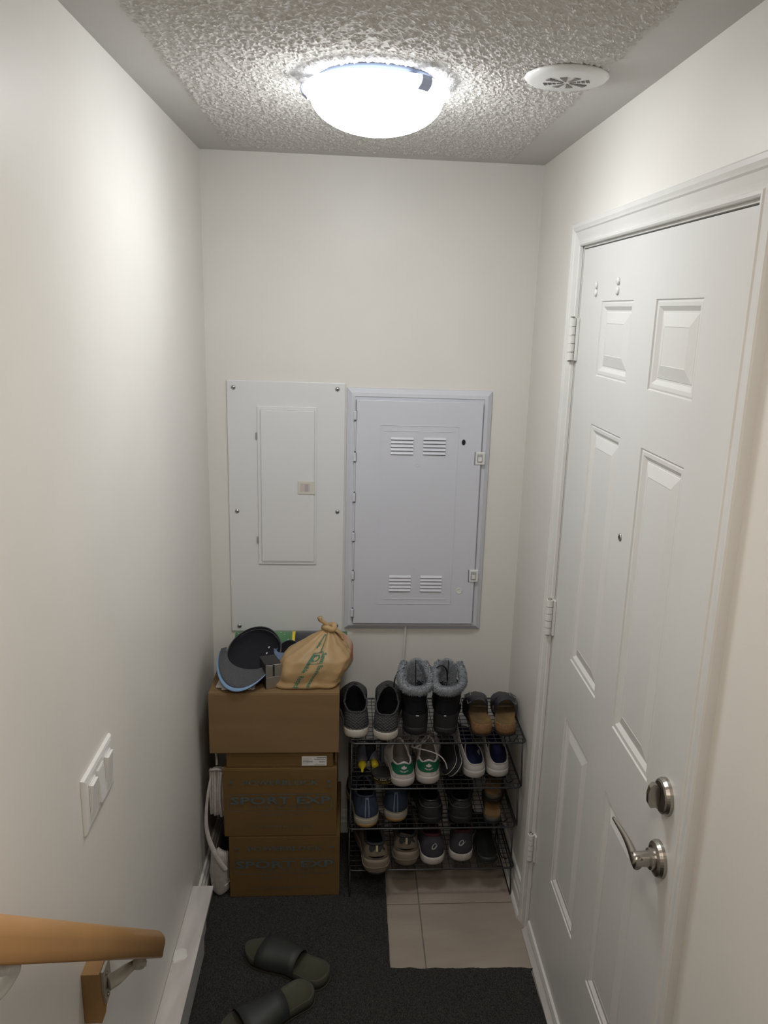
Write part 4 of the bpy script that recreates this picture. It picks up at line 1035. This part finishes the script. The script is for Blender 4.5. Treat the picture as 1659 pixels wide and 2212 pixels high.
# --- footbed sandals
def footbed_sandal(name, label, group, side, L, W_, cork, bed, strapm, sole_m, straps, th=.022, cup=.012, buckle=True, bedrim=True, cat='sandal'):
    e = local_thing(name, label, cat, group); O = outline(L, W_, side=side); n = len(O)
    def ring(q, s, m, nm, z0, z1, cap=True): pass
    V = []; Fc = []
    for s, z in ((.96, 0), (1, .001), (1, .006)):
        for x, y, t, a in O: V.append(Vector((x*s, L/2+(y-L/2)*s, z)))
    for j in range(2):
        for i in range(n): Fc.append([j*n+i, j*n+(i+1) % n, (j+1)*n+(i+1) % n, (j+1)*n+i])
    Fc += [list(range(n)), list(range(2*n, 3*n))]; mk('outsole', V, Fc, sole_m, e, smooth=False)
    V = []; Fc = []
    rim = lambda t: th+cup*(max(0, 1-t/.45)**.8*.8+max(0, (t-.85)/.15)**2*.4)
    rs = [(.97, lambda t: .0062), (.985, lambda t: th*.6), (.975, lambda t: rim(t)), (.93, lambda t: rim(t)+.0015), (.87, lambda t: rim(t)-.002)]
    for s, zf in rs:
        for x, y, t, a in O: V.append(Vector((x*s, L/2+(y-L/2)*(.35+.65*s), zf(t))))
    for j in range(len(rs)-1):
        for i in range(n): Fc.append([j*n+i, j*n+(i+1) % n, (j+1)*n+(i+1) % n, (j+1)*n+i])
    Fc.append(list(range(n))); mk('midsole', V, Fc, cork, e, smooth=True)
    V = []; Fc = []
    rs = [(.87, lambda t: rim(t)-.002), (.72, lambda t: th-.004+.35*(rim(t)-th)), (.4, lambda t: th-.006), (.02, lambda t: th-.007)]
    for s, zf in rs:
        for x, y, t, a in O: V.append(Vector((x*s, L/2+(y-L/2)*(.35+.65*s) if s > .5 else L/2+(y-L/2)*(s+.1), zf(t))))
    for j in range(len(rs)-1):
        for i in range(n): Fc.append([j*n+i, j*n+(i+1) % n, (j+1)*n+(i+1) % n, (j+1)*n+i])
    Fc.append(list(range(3*n, 4*n))); mk('footbed', V, Fc, bed, e, smooth=True)
    for (t0, t1, hgt, skew) in straps:
        V = []; Fc = []; K = 18; J = 5
        for lay in (0, 1):
            for j in range(J+1):
                for i in range(K+1):
                    an = pi*i/K; tt = t0+(t1-t0)*j/J+skew*side*cos(an)*.03
                    w = wprof(min(.97, max(.03, tt)), W_)*1.02; bend = side*.010*sin(pi*max(0, tt-.15)/.85)**2*(L/.28)
                    r = 1-.045*lay
                    zz = th*.55+(hgt+.010*(j/J if t0 < .5 else 1-j/J)*0-th*.55)*abs(sin(an))**.75*r
                    V.append(Vector((bend+w*cos(an)*r*(1+.03*sin(an)), L*tt, zz-.012*(j/J)*sin(an)*(1 if t0 > .5 else .4))))
        q = (J+1)*(K+1)
        for lay in (0, 1):
            for j in range(J):
                for i in range(K): a = lay*q+j*(K+1)+i; Fc.append([a, a+1, a+K+2, a+K+1])
        for i in range(K):
            for j in (0, J): a = j*(K+1)+i; Fc.append([a, a+1, q+a+1, q+a])
        st_ = mk('strap', V, Fc, strapm, e, smooth=True)
        if buckle:
            an = pi*(.27 if side > 0 else .73); tt = (t0+t1)/2; w = wprof(tt, W_); bend = side*.006
            c = Vector((bend+w*cos(an)*1.05, L*tt, th*.55+(hgt-th*.55)*abs(sin(an))**.75+.003-.006)); tx = Vector((sin(an)*1, 0, -cos(an)*.7)).normalized(); ty = Vector((0, 1, -.1))
            P = [c+tx*p*.012+ty*q_*.013 for p, q_ in ((-1, -1), (1, -1), (1, 1), (-1, 1))]
            v, f = tubeVF(P, .0018, 6, True); mk('buckle', v, f, M_steel, st_)
    return e
corkm = mat('cork', (.23, .115, .045), .8, nscale=120, namt=.4); bedm = mat('suede_footbed', (.22, .14, .05), .8, nscale=13, col2=(.035, .022, .013)); slatem = mat('oiled_navy_leather', (.020, .022, .032), .45)
for side, x, rz, lab in ((-1, .895, -.05, 'brown cork sandal with dark buckled straps, nearer the boots'), (1, .970, .16, 'brown cork sandal with dark buckled straps, at the right end of top shelf')):
    e = footbed_sandal('sandal', lab, 'cork sandal pair', side, .255, .086, corkm, bedm, slatem, M_black, ((.40, .57, .080, .3), (.61, .80, .068, -.3)), th=.026, cup=.018)
    place(e, x, 2.280, SH[0], rz if side < 0 else -.10)

# --- white sneakers with green heel tab, second shelf
whl = mat('white_leather', (.53, .49, .465), .45, bscale=120, bamt=.1); whs = mat('white_rubber', (.44, .39, .37), .55, nscale=30, namt=.1); grn = mat('green_heel', (.0, .085, .04), .5)
lacem = mat('lace_offwhite', (.48, .44, .42), .8); greyl = mat('grey_lining', (.15, .135, .12), .9)
def trefoil():
    V = []; Fc = []
    for an, ln in ((0, 1.0), (radians(42), .95), (radians(-42), .95)):
        d = Vector((sin(an), cos(an))); p_ = Vector((d.y, -d.x)); n = len(V); pts = []
        for k in range(14):
            u = 2*pi*k/14; r = -cos(u)*.5+.5; w = sin(u)*.0029*(1 if r > .2 else .7); q = d*(r*.0112*ln)+p_*w*(.5+r*.8); pts.append((q.x, q.y-.004))
        V += pts; Fc.append(list(range(n, n+14)))
    return V, Fc
def sneaker_white(side, x, y, rz, lab):
    cs = lambda a, z: z+.012*max(0, 1-abs(((a+pi) % (2*pi))-pi)/.55)
    e, ev, co, up_, so = shoe('white_sneaker', lab, 'shoe', 'white sneaker pair', side, .285, .098, .028, whl, whs, greyl, collar=(.070, .064, .098), open_=(.275, .215, .030), toe_h=.048, vamp_h=.088, rim=.0032, rimm=whl, colshape=cs)
    hw = lambda u: abs(u*2-1)
    patch('heel_tab', ev, grn, e, lambda u: (-1.0+2.0*u, .46+.16*min(1, max(0, hw(u)*2.2-.8)), .985-.08*min(1, max(0, hw(u)*2.4-1.2))), .0018, 24)
    patch('heel_tab_edge', ev, whl, e, lambda u: (-.60+1.2*u, .965, 1.0), .0030, 16, 2)
    v, f = trefoil(); decal('trefoil_mark', v, f, ev, lacem, e, 0, .77, .0030, .030, .082)
    for k, ch in enumerate('STAN SMITH'):
        tt = (k-4.5)/4.5; v, f = textVF(ch, .0052, 1, 1.0, .0002); an = tt*.55; v = [(a*cos(an)-b*sin(an), a*sin(an)+b*cos(an)) for a, b in v]
        if ch != ' ': decal('lettering', [(a+tt*.0105, b+.0038*tt*tt) for a, b in v], f, ev, lacem, e, 0, .60, .0030, .030, .082)
    for xx in (-.012, -.004, .004, .012):
        P = [ev(xx/.030, .12+.4*k/6)+Vector((0, -.0012, 0)) for k in range(7)]; v, f = tubeVF(P, .0005, 5); mk('stitch_line', v, f, whs, e)
    v, f = tubeVF([ev(2*pi*k/56, .03)*1.0+Vector((0, 0, 0)) for k in range(56)], .0016, 6, True); mk('foxing_edge', v, f, whl, e, smooth=True)
    # tongue
    V = []; Fc = []; nu, nv = 12, 8
    for j in range(nv+1):
        for i in range(nu+1):
            u = i/nu*2-1; v = j/nv; V.append(Vector((.025*u, .150-.030*v+.006*(1-u*u), .075+.042*v-.010*u*u)))
    q = len(V); V += [v+Vector((0, .004, .003)) for v in V]
    for j in range(nv):
        for i in range(nu): a = j*(nu+1)+i; Fc += [[a, a+1, a+nu+2, a+nu+1], [q+a, q+a+1, q+a+nu+2, q+a+nu+1]]
    for i in range(nu): a = nv*(nu+1)+i; Fc.append([a, a+1, q+a+1, q+a])
    mk('tongue', V, Fc, greyl, e, smooth=True)
    for k in range(5):
        yy = .138+.017*k; zz = .104-.005*k
        P = [(-.024, yy, zz-.012), (-.012, yy+.002, zz), (.012, yy+.008, zz+.001), (.024, yy+.012, zz-.012)]
        if k % 2: P = [(-p[0], p[1], p[2]) for p in P]
        v, f = tubeVF(spline(P, 5), .0032, 6, flat=.45); mk('lace', v, f, lacem, e, smooth=True)
    if side > 0:
        P = [(-.018, .14, .105), (-.040, .10, .100), (-.050, .07, .098), (-.030, .055, .100), (.010, .045, .094), (.038, .035, .085), (.054, .022, .070), (.060, .012, .052)]
        v, f = tubeVF(spline(P, 7), .0030, 6, flat=.5); mk('loose_lace', v, f, lacem, e, smooth=True)
        P = [(.015, .14, .106), (.008, .11, .112), (-.014, .085, .104), (-.040, .07, .095), (-.052, .085, .090)]
        v, f = tubeVF(spline(P, 7), .0030, 6, flat=.5); mk('loose_lace', v, f, lacem, e, smooth=True)
    place(e, x, y, SH[1], rz)
sneaker_white(-1, .646, 2.250, .05, 'white sneaker with green heel tab and visible dark opening')
sneaker_white(1, .7255, 2.262, -.01, 'white sneaker with green heel tab and loose lace hanging right')

# --- navy shoes with white wrap soles, second shelf
nvm = mat('navy_mesh', (.007, .012, .055), .85, bscale=500, bamt=.4); wse = mat('white_eva', (.47, .45, .42), .6, nscale=20, namt=.08)
for side, x, y, rz, lab in ((-1, .886, 2.296, .10, 'navy slip-on with tall white sole, left one on the second shelf'), (1, .963, 2.300, .06, 'navy slip-on with tall white sole, at the right end of second shelf')):
    cs = lambda a, z: z+.040*max(0, sin(a-pi))**1.5*(.5-.5*cos(a))**.5*2
    e, ev, co, up_, so = shoe('navy_slip_on', lab, 'shoe', 'navy and white slip-on pair', side, .270, .094, .026, wse, wse, nvm, collar=(.047, .052, .085), open_=(.385, .350, .0385), toe_h=.05, vamp_h=.085, rim=.0022, rimm=wse, liner_floor=.032, colshape=cs, opow=.6,
                            solef=lambda t: .026+.004*sin(pi*t))
    v, f = tubeVF(spline([(-.018, .070, .036), (-.020, .085, .060), (-.014, .105, .074)], 5), .0022, 6, flat=.5); mk('pull_strap', v, f, lacem, e, smooth=True)
    V = []; Fc = []
    for j in range(9):
        for i in range(11):
            u = i/10*2-1; v = j/8; V.append(Vector((.040*u*(1-.25*v*v), .128+.115*v, .100-.045*v*v-.040*u*u)))
    Fc = [[j*11+i, j*11+i+1, j*11+i+12, j*11+i+11] for j in range(8) for i in range(10)]
    mk('vamp', V, Fc, nvm, e, smooth=True)
    place(e, x, y, SH[1], rz)
# --- thin black flip flops propped on edge
for k, (x, y, lab) in enumerate(((.800, 2.292, 'black flip-flop with white edge line, left of the two propped ones'), (.815, 2.282, 'black flip-flop with white edge line, leaning on the navy slip-on'))):
    e = local_thing('flip_flop', lab, 'sandal', 'propped flip-flop pair')
    O = outline(.25, .085, side=1); n = len(O); V = []; Fc = []
    for s, z in ((.97, 0), (1, .002), (1, .013), (.96, .015)):
        for xx, yy, t, a in O: V.append(Vector((xx*s, .125+(yy-.125)*s, z)))
    for j in range(3):
        for i in range(n): Fc.append([j*n+i, j*n+(i+1) % n, (j+1)*n+(i+1) % n, (j+1)*n+i])
    Fc += [list(range(n)), list(range(3*n, 4*n))]; mk('sole', V, Fc, M_black, e, smooth=False)
    v, f = tubeVF([Vector((xx*1.0, yy, .0075)) for xx, yy, t, a in O], .0013, 6, True); mk('edge_line', v, f, wse, e, smooth=True)
    v, f = tubeVF(spline([(-.036, .11, .012), (-.02, .14, .035), (0, .175, .018), (.02, .14, .035), (.036, .11, .012)], 6), .005, 8, flat=.6); mk('thong_strap', v, f, M_black, e, smooth=True)
    e.location = (x+.008, y, SH[1]+.034); e.rotation_euler = (0, radians(-52), .03)

# --- shoe-care things, second shelf left
def care():
    yel = mat('yellow_cap', (.62, .50, .02), .35); clearb = mat('grey_pouch', (.075, .08, .10), .5); blk = M_black
    e = local_thing('shoe_brush', 'oval black brush with pale base lying on the second shelf', 'brush')
    P = [(.024*cos(a), .050*sin(a)) for a in [2*pi*k/30 for k in range(30)]]
    v, f = prismVF(P, 'z', 0, .020); mk('base', v, f, mat('pale_sponge', (.42, .40, .24), .7), e)
    V = []; Fc = []; n = 30
    for s, z in ((.93, .020), (.93, .034), (.80, .040), (.03, .041)):
        for p, q in P: V.append(Vector((p*s, q*s, z)))
    for j in range(3):
        for i in range(n): Fc.append([j*n+i, j*n+(i+1) % n, (j+1)*n+(i+1) % n, (j+1)*n+i])
    mk('bristles', V, Fc, M_blackf, e, smooth=True); e.location = (.540, 2.42, SH[1]+.004); e.rotation_euler = (.25, 0, -.25); e.location.z += .014
    for k, (x, y, rz, lab) in enumerate(((.515, 2.335, .0, 'small bottle with yellow nozzle lying nearest the rack corner'), (.557, 2.350, .15, 'small bottle with yellow cap lying behind the polish tin'))):
        e = local_thing('polish_bottle', lab, 'bottle', 'polish bottles')
        v, f = latheVF((0, 0, 0), [(.004, .095), (.016, .092), (.018, .085), (.018, .03), (.014, .022), (.010, .018)], 24, 'y'); mk('body', v, f, clearb, e, smooth=True)
        if k == 0: v, f = latheVF((0, 0, 0), [(.013, .020), (.0135, .008), (.009, .000), (.0045, -.008), (.0035, -.020), (.001, -.022)], 20, 'y')
        else: v, f = latheVF((0, 0, 0), [(.011, .020), (.0115, -.004), (.010, -.008), (.001, -.009)], 20, 'y')
        mk('nozzle', v, f, yel, e, smooth=True); e.location = (x, y, SH[1]+.0225); e.rotation_euler = (.20 if k == 0 else .1, 0, rz)
        e.location.z += .004
    e = local_thing('polish_tin', 'round black shoe polish tin with gold markings near the white sneaker', 'tin')
    v, f = latheVF((0, 0, 0), [(.034, 0), (.036, .002), (.036, .011), (.034, .012)], 40); mk('can', v, f, mat('gold_black_tin', (.20, .15, .04), .35, metal=.5, nscale=90, col2=(.02, .02, .02)), e, smooth=False)
    v, f = latheVF((0, 0, 0), [(.037, .0122), (.037, .022), (.035, .024), (.030, .0235), (.001, .0235)], 40); ld = mk('lid', v, f, mat('black_enamel', (.015, .012, .012), .3), e, smooth=False)
    V = []; Fc = []; rr = random.Random(2)
    for ch, a in enumerate([radians(-140+9*k*1.0) for k in range(12)]):
        if ch in (3, 8): continue
        tv, tf = [(-.0018, -.0018), (.0018, -.0018), (.0018, .0018), (-.0018, .0018)], [[0, 1, 2, 3]]; n = len(V); V += [Vector((.0374*cos(a+p/.037), .0374*sin(a+p/.037), .0172+q)) for p, q in tv]; Fc += [[i+n for i in t] for t in tf]
    mk('lettering', V, Fc, mat('pale_gold', (.45, .38, .2), .5), ld); e.location = (.5815, 2.305, SH[1]+.0045)
    e = local_thing('polish_tube', 'slate grey polish tube standing behind the yellow caps', 'tube')
    V, Fc = boxVF((-.013, -.011, 0), (.013, .011, .07), .004); mk('carton', V, Fc, mat('slate_carton', (.10, .11, .14), .6), e); V, Fc = latheVF((0, 0, 0), [(.008, .0702), (.008, .08), (.001, .081)], 16); mk('cap', V, Fc, M_black, e); e.location = (.588, 2.405, SH[1]+.0045); e.rotation_euler = (0, 0, .3)
care()

# --- third shelf
denim = mat('denim_blue', (.016, .027, .052), .85, bscale=400, bamt=.4); gum = mat('gum_rubber', (.26, .15, .05), .6); offw = mat('offwhite_foam', (.34, .31, .25), .7)
for side, x, y, rz, lab in ((-1, .532, 2.250, .06, 'dark blue shoe with cream and gum sole, closest to the boxes'), (1, .625, 2.278, -.05, 'dark blue shoe with cream and gum sole, next to the black pair')):
    e, ev, co, up_, so = shoe('blue_trainer', lab, 'shoe', 'dark blue trainer pair', side, .282, .100, .030, denim, offw, M_inner, collar=(.096, .080, .10), open_=(.29, .205, .030), toe_h=.05, vamp_h=.09, rim=.004)
    O = outline(.282, .094, side=side); n = len(O); V = []; Fc = []
    for s, z in ((.94, -.0035), (1.0, -.001), (1.02, .0115)):
        for xx, yy, t, a in O: V.append(Vector((xx*s*(1 if t < .3 else .96), .141+(yy-.141)*(.5+.5*s)*.995, z+.008*max(0, (t-.65)/.35)**2)))
    for j in range(2):
        for i in range(n): Fc.append([j*n+i, j*n+(i+1) % n, (j+1)*n+(i+1) % n, (j+1)*n+i])
    Fc += [list(range(n)), list(range(2*n, 3*n))]; mk('outsole', V, Fc, gum, e, smooth=True)
    patch('heel_stripe', ev, mat('pale_blue_stripe', (.11, .15, .20), .6) if side < 0 else bpy.data.materials['pale_blue_stripe'], e, lambda u: (-.10+.20*u, .15, .99), .0022, 4)
    patch('heel_stripe_core', ev, denim, e, lambda u: (-.045+.09*u, .15, .90), .0032, 4)
    patch('mudguard', ev, offw, e, lambda u: (-1.2+2.4*u, 0, .10+.12*abs(u*2-1)), .0024)
    place(e, x, y, SH[2]+.003, rz)
blkL = mat('black_leather', (.012, .012, .013), .38, bscale=60, bamt=.2)
for side, x, rz, lab in ((-1, .742, .02, 'black leather shoe, next to the dark blue trainers'), (1, .838, -.04, 'black leather shoe, next to the tan slippers')):
    e, ev, co, up_, so = shoe('black_shoe', lab, 'shoe', 'black leather shoe pair', side, .285, .100, .026, blkL, M_black, M_inner, collar=(.078, .066, .095), open_=(.28, .22, .031), toe_h=.05, vamp_h=.085, rim=.004)
    patch('heel_counter', ev, M_black, e, lambda u: (-1.2+2.4*u, .0, .5-.15*abs(u*2-1)), .002)
    P = [ev(-1.2+2.4*k/20, .68-.12*abs(k/10-1))*1.0 for k in range(21)]; v, f = tubeVF(P, .0014, 5); mk('heel_seam', v, f, mat('edge_grey', (.06, .06, .06), .5) if side < 0 else bpy.data.materials['edge_grey'], e, smooth=True)
    place(e, x, 2.262, SH[2], rz)
tanb = mat('tan_footbed', (.235, .14, .055), .7, nscale=20, namt=.2); brnst = mat('dark_brown_strap', (.03, .02, .016), .6)
for side, x, y, z, rz, tl, lab in ((-1, .938, 2.262, 0, -.24, 0, 'tan slipper lying flat at the right end of third shelf'), (1, .948, 2.312, .050, -.16, .05, 'tan slipper stacked on top of the other tan slipper')):
    e = footbed_sandal('slipper', lab, 'tan slipper pair', side, .235, .074, mat('slipper_sole', (.05, .045, .035), .7) if side < 0 else bpy.data.materials['slipper_sole'], tanb, brnst, M_black, ((.50, .74, .044, .0),), th=.016, cup=.004, buckle=False)
    place(e, x, y, SH[2]+z, rz, tl)

# --- bottom shelf
bge = mat('beige_suede', (.145, .115, .083), .85, nscale=60, namt=.15); bgs = mat('beige_foam', (.215, .178, .142), .7); dks = mat('dark_mesh_black', (.02, .02, .022), .9)
for side, x, y, rz, lab in ((-1, .566, 2.222, .06, 'chunky beige sneaker overhanging the front, leftmost on the bottom shelf'), (1, .663, 2.258, -.02, 'chunky beige sneaker, second on the bottom shelf')):
    e, ev, co, up_, so = shoe('chunky_sneaker', lab, 'shoe', 'chunky beige sneaker pair', side, .295, .104, .040, bge, bgs, M_inner, collar=(.098, .080, .105), open_=(.28, .21, .031), toe_h=.055, vamp_h=.095, rim=.005, rimm=dks,
        solef=lambda t: .040+.012*max(0, 1-t/.25)-.004*sin(2*pi*t))
    patch('heel_panel', ev, dks, e, lambda u: (-.50+1.0*u, .84-.16*abs(sin(2.5*pi*u)), 1.0), .0018, 22)
    patch('heel_window', ev, M_inner, e, lambda u: (-.38+.76*u, .42-.055*sin(pi*u), .42+.055*sin(pi*u)), .0024, 16)
    patch('pull_loop', ev, mat('loop_olive', (.33, .30, .18), .7) if side < 0 else bpy.data.materials['loop_olive'], e, lambda u: (-.05+.10*u, .72, 1.0), .0040, 3)
    V = []; Fc = []
    O = outline(.295, .106, side=side); n = len(O)
    idx = [i for i in range(n) if O[i][2] < .32]
    idx = sorted(idx, key=lambda i: (O[i][3]+pi) % (2*pi))
    P = [Vector((O[i][0]*1.0, O[i][1]-.0005, .0235+.002*cos(O[i][3]*6))) for i in idx]; v, f = tubeVF(P, .0035, 8, flat=.6); mk('sole_ridge', v, f, bge, e, smooth=True)
    O = outline(.29, .092, side=side); v, f = prismVF([(a, b+.003) for a, b, t, q in O], 'z', -.0025, .004); mk('outsole', v, f, M_black, e)
    place(e, x, y, SH[3]+.002, rz)
gpm = mat('graphite_knit', (.036, .033, .042), .85, bscale=400, bamt=.3); whf = mat('white_textured_foam', (.52, .48, .46), .7, nscale=90, namt=.2, bscale=120, bamt=.5, bdist=.002, stretch=(3, 3, .6)); mar = mat('maroon_lining', (.07, .012, .022), .85)
def swirl():
    rot_ = lambda x, y, a=-.62: (x*cos(a)-y*sin(a), x*sin(a)+y*cos(a))
    V = []; Fc = []; n = 28
    for k in range(n+1):
        a = 2*pi*k/n; w = .0011+.0007*(.5-.5*cos(a-2)); V += [rot_((.0050+w)*cos(a), (.0092+w)*sin(a)), rot_((.0050-w)*cos(a)*.9, (.0092-w)*sin(a)*.9)]
    Fc = [[2*i, 2*i+1, 2*i+3, 2*i+2] for i in range(n)]
    m = len(V); T_ = [(.0050, -.006), (.0068, .001), (.0078, .008), (.0066, .0135)]
    for k, (x, y) in enumerate(T_): w = .0012*(1-k/4); V += [rot_(x-w, y), rot_(x+w, y)]
    Fc += [[m+2*i, m+2*i+1, m+2*i+3, m+2*i+2] for i in range(3)]
    return V, Fc
for side, x, y, rz, lab in ((-1, .755, 2.262, .04, 'graphite running shoe with white sole, next to the beige sneakers'), (1, .846, 2.278, -.12, 'graphite running shoe with white sole, rightmost running shoe on the bottom shelf')):
    e, ev, co, up_, so = shoe('running_shoe', lab, 'shoe', 'graphite running shoe pair', side, .285, .102, .026, gpm, whf, mar, collar=(.100, .078, .10), open_=(.29, .205, .030), toe_h=.05, vamp_h=.09, rim=.0045, rimm=mar,
        solef=lambda t: .026+.016*max(0, (.3-abs(t-.22))/.3)*.6, heel_lean=.004)
    v, f = swirl(); decal('swirl_mark', v, f, ev, mat('silver_print', (.30, .30, .31), .4) if side < 0 else bpy.data.materials['silver_print'], e, 0, .62, .0032, .030, .095)
    place(e, x, y, SH[3], rz)
dgm = mat('dark_green_rubber', (.016, .020, .019), .6)
for side, x, rz, lab in ((-1, .938, -.05, 'dark rubber slide nearly hidden in shadow, right end of bottom shelf'),):
    e = footbed_sandal('rubber_slide', lab, None, side, .26, .085, dgm, dgm, M_black, dgm, ((.45, .75, .06, 0),), th=.016, cup=.004, buckle=False)
    place(e, x, 2.268, SH[3], rz)

# ------------------------------------------------------------------ recovery slides on the carpet
olv = mat('olive_foam', (.060, .060, .035), .7, nscale=12, namt=.2); olvs = mat('olive_grey_sole', (.052, .050, .036), .75); tealst = mat('slate_strap', (.032, .036, .034), .55)
for side, x, y, rz, lab in ((1, .4205, 1.902, radians(62), 'olive foam slide on the carpet, whole one nearer the boxes'), (-1, .378, 1.872, radians(122), 'olive foam slide on the carpet cut off by the lower edge')):
    e = footbed_sandal('foam_slide', lab, 'olive slide pair', side, .285, .108, olvs, olv, tealst, olvs, ((.34, .78, .066, 0),), th=.030, cup=.008, buckle=False)
    e.location = (x, y, .008); e.rotation_euler = (0, 0, rz)
